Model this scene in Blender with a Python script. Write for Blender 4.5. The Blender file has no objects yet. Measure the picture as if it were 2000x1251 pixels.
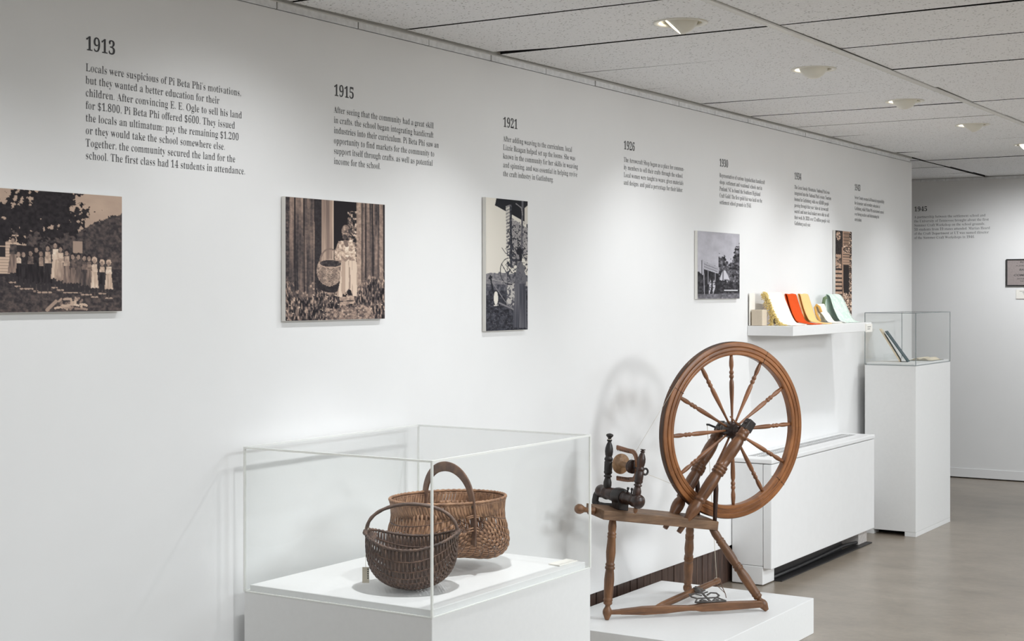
import bpy, bmesh, math, random
import numpy as np
from mathutils import Vector, Matrix

SC = bpy.context.scene
COL = SC.collection
PI = math.pi
rnd = random.Random(7)

# ------------------------------------------------------------------ camera
TH = math.radians(32.324)
cam_d = bpy.data.cameras.new('camera')
cam_d.sensor_width = 36.0
cam_d.lens = 52.2
cam_d.shift_y = -0.02725
cam_d.clip_start = 0.05
cam = bpy.data.objects.new('camera', cam_d)
COL.objects.link(cam)
cam.location = (3.070, 0.0, 1.461)
cam.rotation_euler = (PI / 2, 0, TH)
SC.camera = cam

# ------------------------------------------------------------------ world, exposure
w = bpy.data.worlds.new('room_air')
SC.world = w
w.use_nodes = True
w.node_tree.nodes['Background'].inputs[0].default_value = (1, 1, 1, 1)
w.node_tree.nodes['Background'].inputs[1].default_value = 0.0
SC.view_settings.view_transform = 'Standard'
SC.view_settings.look = 'None'
SC.view_settings.gamma = 1.0
SC.view_settings.use_curve_mapping = False
SC.view_settings.exposure = 0.19
SC.cycles.max_bounces = 12
SC.cycles.diffuse_bounces = 6
SC.cycles.transparent_max_bounces = 32
SC.cycles.sample_clamp_indirect = 6.0

# ------------------------------------------------------------------ lamps
ZC = 2.368          # ceiling height
WARM = (0.965, 0.985, 1.0)
COOL = (0.885, 0.955, 1.0)

def spot(name, loc, target, watts, cone, blend=0.7, radius=0.03, color=WARM):
    l = bpy.data.lights.new(name, 'SPOT')
    l.energy = watts
    l.spot_size = math.radians(cone)
    l.spot_blend = blend
    l.shadow_soft_size = radius
    l.color = color
    o = bpy.data.objects.new(name, l)
    COL.objects.link(o)
    o.location = loc
    o.rotation_euler = (Vector(target) - Vector(loc)).to_track_quat('-Z', 'Y').to_euler()
    return o

# row of eyeball lights along the wall: (Y of the fixture, aim point on the wall, watts, cone)
EYES = [   # (Y, aim point, watts, cone, direction the mouth faces)
    (4.52, (0.10, 4.10, 0.65), 30, 92, (-0.62, -0.27, -0.735)),
    (5.75, (0.0, 5.95, 0.75), 25, 92, (-0.80, 0.34, -0.50)),
    (6.94, (0.0, 7.45, 0.95), 27, 88, (-0.80, 0.36, -0.50)),
    (8.12, (0.0, 8.05, 0.90), 26, 86, (-0.68, 0.05, -0.73)),
    (9.39, (0.1, 9.30, 0.70), 24, 88, (-0.40, -0.60, -0.70)),
]
EX = 0.88
# the row goes on in both directions, out of frame
for y, t, wt, cone in ((3.28, (0.40, 3.72, 0.60), 70, 46), (3.28, (0.0, 3.20, 0.90), 21, 104), (2.04, (0.0, 2.10, 0.75), 19, 96), (10.60, (0.25, 11.8, 1.0), 84, 92)):
    spot('row_lamp', (EX, y, ZC - 0.04), t, wt, cone, 0.95)
# track lamps across the room, shining on the wheel and the cases
for x, y, t, wt in ((6.2, 5.0, (0.3, 5.7, 0.9), 400), (6.4, 6.6, (0.4, 7.9, 0.7), 430)):
    spot('track_lamp', (x, y, ZC - 0.1), t, wt, 46, 0.9, 0.5)
# unseen area lamps added below the ceiling as ambient fill
for x, y, e in ((2.95, 2.2, 30), (2.95, 5.3, 58), (5.4, 3.7, 58), (5.4, 7.5, 56), (2.9, -1.2, 46), (5.4, -0.5, 46), (3.4, 9.6, 54)):
    l = bpy.data.lights.new('ambient_fill', 'AREA')
    l.shape = 'RECTANGLE'
    l.size, l.size_y = 0.6, 1.2
    l.energy = e
    l.color = COOL
    o = bpy.data.objects.new('ambient_fill', l)
    COL.objects.link(o)
    o.location = (x, y, ZC - 0.02)

# ------------------------------------------------------------------ material helpers
def srgb(r, g, b):
    f = lambda c: (c / 12.92 if c <= 0.04045 else ((c + 0.055) / 1.055) ** 2.4)
    return (f(r / 255), f(g / 255), f(b / 255), 1.0)

class NT:
    def __init__(self, name):
        self.m = bpy.data.materials.new(name)
        self.m.use_nodes = True
        self.t = self.m.node_tree
        self.b = self.t.nodes['Principled BSDF']
        self.out = self.t.nodes['Material Output']
    def n(self, kind, **kw):
        x = self.t.nodes.new(kind)
        for k, v in kw.items():
            if hasattr(x, k):
                setattr(x, k, v)
            else:
                x.inputs[k.replace('_', ' ')].default_value = v
        return x
    def l(self, a, b):
        self.t.links.new(a, b)
    def coord(self, kind='Object', scale=(1, 1, 1)):
        c = self.n('ShaderNodeTexCoord')
        mp = self.n('ShaderNodeMapping')
        mp.inputs['Scale'].default_value = scale
        self.l(c.outputs[kind], mp.inputs[0])
        return mp.outputs[0]
    def attr(self, name, scale=(1, 1, 1)):
        c = self.n('ShaderNodeAttribute')
        c.attribute_name = name
        mp = self.n('ShaderNodeMapping')
        mp.inputs['Scale'].default_value = scale
        self.l(c.outputs['Vector'], mp.inputs[0])
        return mp.outputs[0]
    def noise(self, vec, scale, detail=4.0, rough=0.55):
        x = self.n('ShaderNodeTexNoise')
        x.inputs['Scale'].default_value = scale
        x.inputs['Detail'].default_value = detail
        x.inputs['Roughness'].default_value = rough
        self.l(vec, x.inputs['Vector'])
        return x.outputs['Fac']
    def ramp(self, fac, stops):
        r = self.n('ShaderNodeValToRGB')
        el = r.color_ramp.elements
        while len(el) < len(stops):
            el.new(0.5)
        for e, (p, c) in zip(el, stops):
            e.position = p
            e.color = c if len(c) == 4 else (*c, 1)
        self.l(fac, r.inputs[0])
        return r.outputs[0]
    def mul(self, a, b):
        x = self.n('ShaderNodeMix')
        x.data_type = 'RGBA'
        x.blend_type = 'MULTIPLY'
        x.inputs[0].default_value = 1.0
        self.l(a, x.inputs[6])
        self.l(b, x.inputs[7])
        return x.outputs[2]
    def bump(self, h, strength, dist):
        x = self.n('ShaderNodeBump')
        x.inputs['Strength'].default_value = strength
        x.inputs['Distance'].default_value = dist
        self.l(h, x.inputs['Height'])
        self.l(x.outputs[0], self.b.inputs['Normal'])
    def set(self, **kw):
        for k, v in kw.items():
            self.b.inputs[k.replace('_', ' ')].default_value = v
        return self

def plain(name, color, rough=0.5, noise=0.0, scale=30.0, bump=0.0, metal=0.0, spec=0.5):
    k = NT(name)
    k.set(Roughness=rough, Metallic=metal)
    k.b.inputs['Specular IOR Level'].default_value = spec
    v = k.coord('Object')
    f = k.noise(v, scale)
    lo = tuple(c * (1 - noise) for c in color[:3]) + (1,)
    hi = tuple(min(1, c * (1 + noise)) for c in color[:3]) + (1,)
    k.l(k.ramp(f, [(0.3, lo), (0.7, hi)]), k.b.inputs['Base Color'])
    if bump:
        k.bump(f, bump, 0.002)
    return k.m

M = {}
M['wall'] = plain('wall_paint', (0.80, 0.80, 0.80), 0.55, 0.012, 3.0, 0.0, spec=0.3)
M['pedestal'] = plain('pedestal_paint', (0.78, 0.78, 0.775), 0.42, 0.012, 60.0, 0.05)
M['heater'] = plain('cabinet_paint', (0.80, 0.80, 0.80), 0.4, 0.012, 20.0, 0.02)
M['black_metal'] = plain('black_metal', (0.018, 0.017, 0.018), 0.5, 0.3, 40.0, 0.1)
M['gap_shade'] = plain('gap_shade_paint', (0.01, 0.01, 0.01), 0.9)  # near-black colour standing in for shade in gaps and hollows
M['dark_joint'] = plain('grey_joint', srgb(120, 118, 114), 0.9)
M['foam'] = plain('mount_board_edge', (0.78, 0.76, 0.72), 0.7)
M['ink'] = plain('vinyl_ink', (0.035, 0.035, 0.038), 0.55)
M['ink_grey'] = plain('vinyl_ink_soft', (0.075, 0.075, 0.08), 0.6)
M['fixture'] = plain('fixture_enamel', srgb(222, 219, 208), 0.28, 0.01, 10)
M['card'] = plain('card_paper', srgb(236, 233, 226), 0.7)
M['tag'] = plain('tag_paper', srgb(205, 196, 178), 0.8, 0.03, 90)
M['string'] = plain('white_cord', srgb(226, 218, 200), 0.8)
M['iron'] = plain('cast_iron', srgb(92, 88, 85), 0.5, 0.3, 60, 0.3, 0.6)
M['leather'] = plain('leather_thong', srgb(96, 66, 48), 0.6, 0.2, 80, 0.1)
M['grid'] = plain('ceiling_grid_enamel', srgb(212, 211, 206), 0.4, 0.03, 8)
M['tape'] = plain('trim_tile', srgb(232, 233, 235), 0.8, 0.10, 40, 0.15)

# ceiling tile: fissured mineral fibre
k = NT('ceiling_tile')
v = k.coord('Object', (1, 1, 1))
vs = k.coord('Object', (60, 95, 60))
vor = k.n('ShaderNodeTexVoronoi')
vor.inputs['Scale'].default_value = 1.0
k.l(vs, vor.inputs['Vector'])
pits = k.ramp(vor.outputs['Distance'], [(0.14, (0.22, 0.21, 0.20)), (0.26, (1, 1, 1))])
sel = k.noise(v, 38.0, 2.0)
selr = k.ramp(sel, [(0.44, (0, 0, 0)), (0.50, (1, 1, 1))])
mx = k.n('ShaderNodeMix')
mx.data_type = 'RGBA'
k.l(selr, mx.inputs[0])
mx.inputs[6].default_value = (1, 1, 1, 1)
k.l(pits, mx.inputs[7])
base = k.ramp(k.noise(v, 160.0, 3.0), [(0.3, srgb(230, 231, 233)), (0.7, srgb(245, 246, 248))])
k.l(k.mul(base, mx.outputs[2]), k.b.inputs['Base Color'])
k.set(Roughness=0.9)
k.bump(mx.outputs[2], 0.6, 0.003)
M['tile'] = k.m

# polished concrete
k = NT('concrete_floor')
v = k.coord('Object', (1, 1, 1))
vs = k.coord('Object', (1.4, 2.0, 1))
a = k.ramp(k.noise(vs, 2.2, 8.0, 0.62), [(0.25, srgb(122, 112, 100)), (0.5, srgb(140, 129, 116)), (0.78, srgb(154, 143, 130))])
b = k.ramp(k.noise(v, 26.0, 6.0, 0.7), [(0.3, (0.86, 0.86, 0.86)), (0.7, (1.06, 1.05, 1.04))])
sp = k.n('ShaderNodeTexVoronoi')
sp.inputs['Scale'].default_value = 5.0
k.l(v, sp.inputs['Vector'])
c = k.ramp(sp.outputs['Distance'], [(0.016, (0.35, 0.32, 0.30)), (0.03, (1, 1, 1))])
k.l(k.mul(k.mul(a, b), c), k.b.inputs['Base Color'])
k.set(Roughness=0.28)
k.b.inputs['Specular IOR Level'].default_value = 0.45
k.bump(k.noise(v, 9.0, 5.0), 0.04, 0.01)
M['floor'] = k.m

# old brown boards under the wall panel
k = NT('brown_board')
v = k.coord('Object', (1, 1, 0.15))
a = k.ramp(k.noise(v, 45.0, 5.0, 0.65), [(0.3, srgb(48, 36, 31)), (0.6, srgb(82, 62, 53)), (0.85, srgb(118, 98, 88))])
v2 = k.coord('Object')
b = k.ramp(k.noise(v2, 70.0, 5.0, 0.7), [(0.66, (1, 1, 1)), (0.74, (2.2, 2.1, 2.0))])
k.l(k.mul(a, b), k.b.inputs['Base Color'])
k.set(Roughness=0.45)
k.bump(k.noise(v, 60.0), 0.3, 0.003)
M['board'] = k.m

def wood(name, dark, mid, light, rough=0.4, scale=1.0, worn=0.0):
    k = NT(name)
    v = k.attr('grain', (1, 1, 0.10))
    f = k.noise(v, 70.0 * scale, 6.0, 0.62)
    g = k.noise(k.attr('grain', (1, 1, 0.5)), 14.0 * scale, 4.0)
    a = k.ramp(f, [(0.22, dark), (0.50, mid), (0.82, light)])
    b = k.ramp(g, [(0.30, (0.60, 0.58, 0.56)), (0.62, (1.08, 1.06, 1.04))])
    k.l(k.mul(a, b), k.b.inputs['Base Color'])
    k.set(Roughness=rough)
    k.bump(f, 0.18, 0.0012)
    return k.m

M['wood_rim'] = wood('wood_rim', srgb(92, 55, 30), srgb(142, 92, 54), srgb(178, 122, 76), 0.38)
M['wood_spoke'] = wood('wood_spoke', srgb(86, 54, 34), srgb(136, 92, 62), srgb(170, 120, 84), 0.4)
M['wood_post'] = wood('wood_post', srgb(64, 40, 27), srgb(108, 72, 47), srgb(146, 102, 68), 0.34)
M['wood_leg'] = wood('wood_leg', srgb(68, 43, 28), srgb(114, 78, 50), srgb(150, 106, 70), 0.45)
M['wood_bench'] = wood('wood_bench', srgb(78, 56, 40), srgb(120, 92, 68), srgb(150, 120, 92), 0.55)
M['wood_dark'] = wood('wood_dark', srgb(28, 20, 18), srgb(52, 36, 31), srgb(92, 58, 42), 0.33)
M['wood_black'] = wood('wood_black', srgb(20, 17, 17), srgb(36, 31, 30), srgb(60, 50, 46), 0.45)
M['wood_pale'] = wood('wood_pale', srgb(120, 90, 64), srgb(156, 122, 90), srgb(184, 150, 114), 0.5)
M['wood_edge'] = wood('wood_edge_dark', srgb(30, 22, 18), srgb(54, 38, 28), srgb(120, 84, 56), 0.45)

def splint(name, dark, mid, light):
    k = NT(name)
    v = k.attr('grain', (1, 1, 1))
    f = k.noise(v, 36.0, 4.0, 0.6)
    a = k.ramp(f, [(0.28, dark), (0.52, mid), (0.78, light)])
    k.l(a, k.b.inputs['Base Color'])
    k.set(Roughness=0.55)
    k.bump(k.noise(v, 300.0), 0.15, 0.001)
    return k.m
M['splint_dark'] = splint('splint_dark', srgb(52, 40, 36), srgb(88, 68, 58), srgb(126, 98, 80))
M['splint_brown'] = splint('splint_brown', srgb(98, 68, 50), srgb(148, 110, 82), srgb(182, 142, 108))
M['splint_rib'] = splint('splint_rib', srgb(60, 42, 34), srgb(92, 66, 52), srgb(122, 90, 70))
M['handle_dark'] = splint('handle_dark', srgb(66, 52, 46), srgb(100, 80, 70), srgb(136, 112, 98))
M['handle_brown'] = splint('handle_brown', srgb(74, 54, 44), srgb(108, 80, 64), srgb(136, 104, 82))

def acrylic(name, tint, edge=False, refl=1.0):
    k = NT(name)
    t = k.t
    tr = k.n('ShaderNodeBsdfTransparent')
    tr.inputs[0].default_value = tint
    gl = k.n('ShaderNodeBsdfGlossy')
    gl.inputs['Roughness'].default_value = 0.02
    lw = k.n('ShaderNodeLayerWeight')
    lw.inputs['Blend'].default_value = 0.5
    pw = k.n('ShaderNodeMath', operation='POWER')
    k.l(lw.outputs['Facing'], pw.inputs[0])
    pw.inputs[1].default_value = 5.0
    sc_ = k.n('ShaderNodeMath', operation='MULTIPLY_ADD')
    k.l(pw.outputs[0], sc_.inputs[0])
    sc_.inputs[1].default_value = 0.8 * refl
    sc_.inputs[2].default_value = 0.035 * refl
    gm = k.n('ShaderNodeNewGeometry')
    inv = k.n('ShaderNodeMath', operation='SUBTRACT')
    inv.inputs[0].default_value = 1.0
    k.l(gm.outputs['Backfacing'], inv.inputs[1])
    ml = k.n('ShaderNodeMath', operation='MULTIPLY')
    mxs = k.n('ShaderNodeMixShader')
    k.l(sc_.outputs[0], ml.inputs[0])
    k.l(inv.outputs[0], ml.inputs[1])
    k.l(ml.outputs[0], mxs.inputs[0])
    k.l(tr.outputs[0], mxs.inputs[1])
    k.l(gl.outputs[0], mxs.inputs[2])
    k.l(mxs.outputs[0], k.out.inputs[0])
    return k.m
M['acrylic'] = acrylic('clear_acrylic', (0.985, 0.988, 0.986, 1), refl=0.8)
def edge_mat(name, col, mix):
    k = NT(name)
    k.set(Roughness=0.15)
    k.b.inputs['Base Color'].default_value = col
    tr = k.n('ShaderNodeBsdfTransparent')
    tl = k.n('ShaderNodeBsdfTranslucent')
    tl.inputs[0].default_value = col
    m1 = k.n('ShaderNodeMixShader'); m1.inputs[0].default_value = 0.25
    k.l(k.b.outputs[0], m1.inputs[1]); k.l(tl.outputs[0], m1.inputs[2])
    m2 = k.n('ShaderNodeMixShader'); m2.inputs[0].default_value = mix
    k.l(tr.outputs[0], m2.inputs[1]); k.l(m1.outputs[0], m2.inputs[2])
    k.l(m2.outputs[0], k.out.inputs[0])
    return k.m
M['acrylic_edge'] = edge_mat('acrylic_edge', (0.97, 0.975, 0.95, 1), 0.93)  # near-white colour imitates overhead light caught in the cut edges
M['glass_edge'] = edge_mat('glass_edge', (0.30, 0.34, 0.35, 1), 0.8)

k = NT('lamp_glow')
k.b.inputs['Base Color'].default_value = (1, 1, 1, 1)
k.b.inputs['Emission Color'].default_value = (1.0, 0.93, 0.80, 1)
k.b.inputs['Emission Strength'].default_value = 9.0
M['glow'] = k.m

k = NT('print_ink')
a = k.n('ShaderNodeAttribute'); a.attribute_name = 'ink'
k.l(a.outputs['Color'], k.b.inputs['Base Color'])
k.set(Roughness=0.6)
k.b.inputs['Specular IOR Level'].default_value = 0.12
M['print'] = k.m

def cloth(name, c1, c2, pattern=False):
    k = NT(name)
    v = k.attr('grain')
    wv = k.n('ShaderNodeTexWave'); wv.inputs['Scale'].default_value = 160.0
    k.l(v, wv.inputs['Vector'])
    f = wv.outputs['Fac']
    if pattern:
        vo = k.n('ShaderNodeTexVoronoi'); vo.inputs['Scale'].default_value = 34.0
        k.l(v, vo.inputs['Vector'])
        f = vo.outputs['Distance']
        col = k.ramp(f, [(0.25, c1), (0.36, c2), (0.5, c1), (0.62, c2)])
    else:
        col = k.ramp(f, [(0.2, c1), (0.8, c2)])
    k.l(col, k.b.inputs['Base Color'])
    k.set(Roughness=0.9)
    k.b.inputs['Specular IOR Level'].default_value = 0.1
    k.bump(wv.outputs['Fac'], 0.2, 0.001)
    return k.m
M['cl_cream'] = cloth('cream_cloth', srgb(247, 240, 224), srgb(252, 247, 234))
M['cl_fringe'] = cloth('fringe_yarn', srgb(232, 206, 132), srgb(246, 226, 164))
M['cl_orange'] = cloth('orange_cloth', srgb(206, 74, 30), srgb(226, 92, 40))
M['cl_peach'] = cloth('apricot_cloth', srgb(236, 190, 124), srgb(244, 204, 146))
M['cl_tan'] = cloth('mustard_cloth', srgb(222, 170, 92), srgb(236, 186, 108))
M['cl_green'] = cloth('mint_patterned_cloth', srgb(232, 238, 232), srgb(206, 224, 214), True)
M['cl_dgreen'] = cloth('sage_cloth', srgb(104, 124, 94), srgb(128, 146, 112))
M['cl_beige'] = plain('beige_linen', srgb(206, 192, 172), 0.9, 0.04, 200)
M['teal'] = plain('teal_cover', srgb(40, 66, 72), 0.5)
M['parch'] = plain('parchment', srgb(222, 200, 166), 0.7, 0.05, 60)
M['page'] = plain('book_page', srgb(226, 214, 190), 0.8, 0.04, 120)
M['placard'] = plain('placard_paper', srgb(150, 140, 138), 0.6, 0.08, 120)
M['unpainted'] = plain('scuffed_whitewash', srgb(190, 184, 180), 0.7, 0.15, 50)

# ------------------------------------------------------------------ mesh builder
class MB:
    """collects shapes, then links them as ONE mesh object; 'grain' keeps each shape's own coordinates"""
    def __init__(self):
        self.v, self.f, self.g, self.sm, self.mi = [], [], [], [], []
    def add(self, verts, faces, grain=None, smooth=False, mi=0):
        o = len(self.v)
        self.v += [tuple(p) for p in verts]
        if grain is None:
            grain = verts
        self.g += [tuple(p) for p in grain]
        self.f += [tuple(i + o for i in q) for q in faces]
        self.sm += [smooth] * len(faces)
        self.mi += [mi] * len(faces)
    def box(self, lo, hi, mi=0):
        x0, y0, z0 = lo; x1, y1, z1 = hi
        c = [(x0, y0, z0), (x1, y0, z0), (x1, y1, z0), (x0, y1, z0), (x0, y0, z1), (x1, y0, z1), (x1, y1, z1), (x0, y1, z1)]
        self.hexa(c, mi)
    def hexa(self, c, mi=0, grain=None):
        """8 corners: bottom ring then top ring"""
        a = sum((Vector(p) for p in c[:4]), Vector()) / 4
        b = sum((Vector(p) for p in c[4:]), Vector()) / 4
        q = [(0, 3, 2, 1), (4, 5, 6, 7), (0, 1, 5, 4), (1, 2, 6, 5), (2, 3, 7, 6), (3, 0, 4, 7)]
        n = (Vector(c[1]) - Vector(c[0])).cross(Vector(c[3]) - Vector(c[0]))
        if n.dot(b - a) < 0:
            q = [tuple(reversed(t)) for t in q]
        self.add(c, q, grain, False, mi)
    def lathe(self, prof, p0, p1, seg=24, smooth=True, mi=0, closed=False, scale=None, caps=True):
        """prof: (t, r) with t in 0..1 from p0 to p1"""
        p0, p1 = Vector(p0), Vector(p1)
        ax = p1 - p0
        L = ax.length
        d = ax.normalized()
        a = Vector((0, 0, 1)) if abs(d.z) < 0.9 else Vector((1, 0, 0))
        e1 = d.cross(a).normalized()
        e2 = d.cross(e1)
        off = Vector((rnd.uniform(0, 9), rnd.uniform(0, 9), rnd.uniform(0, 9)))
        V, G, F = [], [], []
        n = len(prof)
        for t, r in prof:
            for s in range(seg):
                q = 2 * PI * s / seg
                x, y = math.cos(q) * r, math.sin(q) * r
                V.append(p0 + d * (t * L) + e1 * x + e2 * y)
                G.append(off + Vector((x, y, t * L)))
        for i in range(n if closed else n - 1):
            j = (i + 1) % n
            for s in range(seg):
                s2 = (s + 1) % seg
                F.append((i * seg + s, i * seg + s2, j * seg + s2, j * seg + s))
        if not closed and caps:
            F.append(tuple(reversed(range(seg))))
            F.append(tuple((n - 1) * seg + s for s in range(seg)))
        self.add(V, F, G, smooth, mi)
    def tube(self, pts, rad, seg=8, closed=False, flat=None, up=None, mi=0, smooth=True):
        """sweep a circle (or a flat oval, flat=(half width, half thickness)) along pts"""
        P = [Vector(p) for p in pts]
        n = len(P)
        off = Vector((rnd.uniform(0, 9), rnd.uniform(0, 9), rnd.uniform(0, 9)))
        V, G, F = [], [], []
        run = 0.0
        ref = Vector(up) if up else None
        e1p = None
        for i in range(n):
            if closed:
                d = P[(i + 1) % n] - P[i - 1]
            else:
                d = P[min(i + 1, n - 1)] - P[max(i - 1, 0)]
            d.normalize()
            if i:
                run += (P[i] - P[i - 1]).length
            if ref is not None:
                e1 = ref.cross(d)
                if e1.length < 1e-4:
                    e1 = e1p
            elif e1p is None:
                a = Vector((0, 0, 1)) if abs(d.z) < 0.9 else Vector((1, 0, 0))
                e1 = d.cross(a)
            else:
                e1 = e1p - d * e1p.dot(d)
            e1 = e1.normalized(); e1p = e1
            e2 = d.cross(e1)
            r = rad[i] if hasattr(rad, '__len__') else rad
            for s in range(seg):
                q = 2 * PI * s / seg
                if flat:
                    # rounded rectangle from a superellipse
                    cx, sx = math.cos(q), math.sin(q)
                    x = flat[0] * math.copysign(abs(cx) ** 0.4, cx)
                    y = flat[1] * math.copysign(abs(sx) ** 0.4, sx)
                else:
                    x, y = math.cos(q) * r, math.sin(q) * r
                V.append(P[i] + e1 * x + e2 * y)
                G.append(off + Vector((x, y, run)))
        for i in range(n if closed else n - 1):
            j = (i + 1) % n
            for s in range(seg):
                s2 = (s + 1) % seg
                F.append((i * seg + s, i * seg + s2, j * seg + s2, j * seg + s))
        if not closed:
            F.append(tuple(reversed(range(seg))))
            F.append(tuple((n - 1) * seg + s for s in range(seg)))
        self.add(V, F, G, smooth, mi)
    def ball(self, c, r, seg=20, rings=12, scale=(1, 1, 1), mi=0):
        c = Vector(c)
        prof = [(0.5 - 0.5 * math.cos(PI * i / rings), max(1e-4, r * math.sin(PI * i / rings))) for i in range(rings + 1)]
        n0 = len(self.v)
        self.lathe(prof, c - Vector((0, 0, r)), c + Vector((0, 0, r)), seg, True, mi)
        for i in range(n0, len(self.v)):
            p = Vector(self.v[i]) - c
            self.v[i] = tuple(c + Vector((p.x * scale[0], p.y * scale[1], p.z * scale[2])))
    def strip(self, pts, nrm, wid, half_w, th, mi=0, smooth=True):
        """a woven splint: flat ribbon through pts, normals nrm, width directions wid"""
        off = Vector((rnd.uniform(0, 30), rnd.uniform(0, 30), rnd.uniform(0, 30)))
        V, G, F = [], [], []
        n = len(pts)
        run = 0.0
        for i in range(n):
            if i:
                run += (pts[i] - pts[i - 1]).length
            hw = half_w[i] if hasattr(half_w, '__len__') else half_w
            for a, b in ((-1, -1), (1, -1), (1, 1), (-1, 1)):
                V.append(pts[i] + wid[i] * (a * hw) + nrm[i] * (b * th))
                G.append(off + Vector((a * hw, b * th, run)))
        for i in range(n - 1):
            for s in range(4):
                s2 = (s + 1) % 4
                F.append((i * 4 + s, i * 4 + s2, i * 4 + 4 + s2, i * 4 + 4 + s))
        F.append((3, 2, 1, 0))
        F.append(tuple((n - 1) * 4 + s for s in range(4)))
        self.add(V, F, G, smooth, mi)
    def build(self, name, mats, parent=None, origin=None, bevel=0.0, seg=2):
        org = Vector(origin) if origin is not None else Vector((0, 0, 0))
        me = bpy.data.meshes.new(name)
        me.from_pydata([tuple(Vector(p) - org) for p in self.v], [], self.f)
        for p, s, mi in zip(me.polygons, self.sm, self.mi):
            p.use_smooth = s
            p.material_index = mi
        at = me.attributes.new('grain', 'FLOAT_VECTOR', 'POINT')
        at.data.foreach_set('vector', np.array(self.g, dtype=np.float32).ravel())
        if not isinstance(mats, (list, tuple)):
            mats = [mats]
        for m in mats:
            me.materials.append(m)
        me.update()
        o = bpy.data.objects.new(name, me)
        COL.objects.link(o)
        if parent is not None:
            o.parent = parent
        else:
            o.location = org
        if bevel:
            bv = o.modifiers.new('bevel', 'BEVEL')
            bv.width = bevel
            bv.segments = seg
            bv.limit_method = 'ANGLE'
            bv.angle_limit = math.radians(40)
        return o

def tag(o, label=None, cat=None, group=None, kind=None):
    if label: o['label'] = label
    if cat: o['category'] = cat
    if group: o['group'] = group
    if kind: o['kind'] = kind
    return o

def thing(name, label, cat, loc=(0, 0, 0), rz=0.0, group=None):
    o = bpy.data.objects.new(name, None)
    o.empty_display_size = 0.1
    COL.objects.link(o)
    o.location = loc
    o.rotation_euler = (0, 0, rz)
    return tag(o, label, cat, group)

def struct(name, mb, mats, bevel=0.0):
    return tag(mb.build(name, mats, bevel=bevel), kind='structure')

def copy_tree(o, parent=None):
    c = o.copy()
    COL.objects.link(c)
    if parent is not None:
        c.parent = parent
    for ch in list(o.children):
        copy_tree(ch, c)
    return c

# ================================================================== the room
WT = 2.336     # top of the white wall panel
WB = 0.187     # its lower edge
WE = 9.887     # where the long wall ends
FY = 11.80     # far wall

mb = MB(); mb.box((-3.4, -4.2, -0.1), (8.2, FY + 0.3, 0.0))
struct('floor', mb, M['floor'])
mb = MB(); mb.box((-0.16, -4.0, WB), (0.0, WE, WT))
struct('wall_left', mb, M['wall'], 0.003)
# brown grooved boards showing below the panel
mb = MB()
y = -4.0
while y < WE - 0.05:
    wd = 0.0625
    mb.box((-0.10, y + 0.002, 0.0), (-0.022 + rnd.uniform(-0.002, 0.002), y + wd - 0.002, WB + 0.05))
    y += wd
mb.box((-0.12, -4.0, 0), (-0.035, WE - 0.02, WB + 0.05))
struct('baseboard_left', mb, M['board'], 0.002)
mb = MB(); mb.box((-3.4, FY, 0.008), (8.2, FY + 0.15, ZC + 0.1))
struct('wall_far', mb, M['wall'])
mb = MB(); mb.box((8.0, -4.2, 0), (8.15, FY, ZC + 0.1))
struct('wall_right', mb, M['wall'])
mb = MB(); mb.box((-3.4, -4.2, 0), (8.2, -4.0, ZC + 0.1))
struct('wall_back', mb, M['wall'])
mb = MB(); mb.box((-3.4, WE - 1.2, 0), (-3.2, FY, ZC + 0.1)); mb.box((-3.4, WE - 1.25, 0), (-0.16, WE - 1.1, ZC + 0.1))
struct('wall_alcove', mb, M['wall'])
mb = MB(); mb.box((-3.2, FY - 0.005, 0.008), (8.0, FY, 0.078))
struct('baseboard_far', mb, M['wall'], 0.001)

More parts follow.
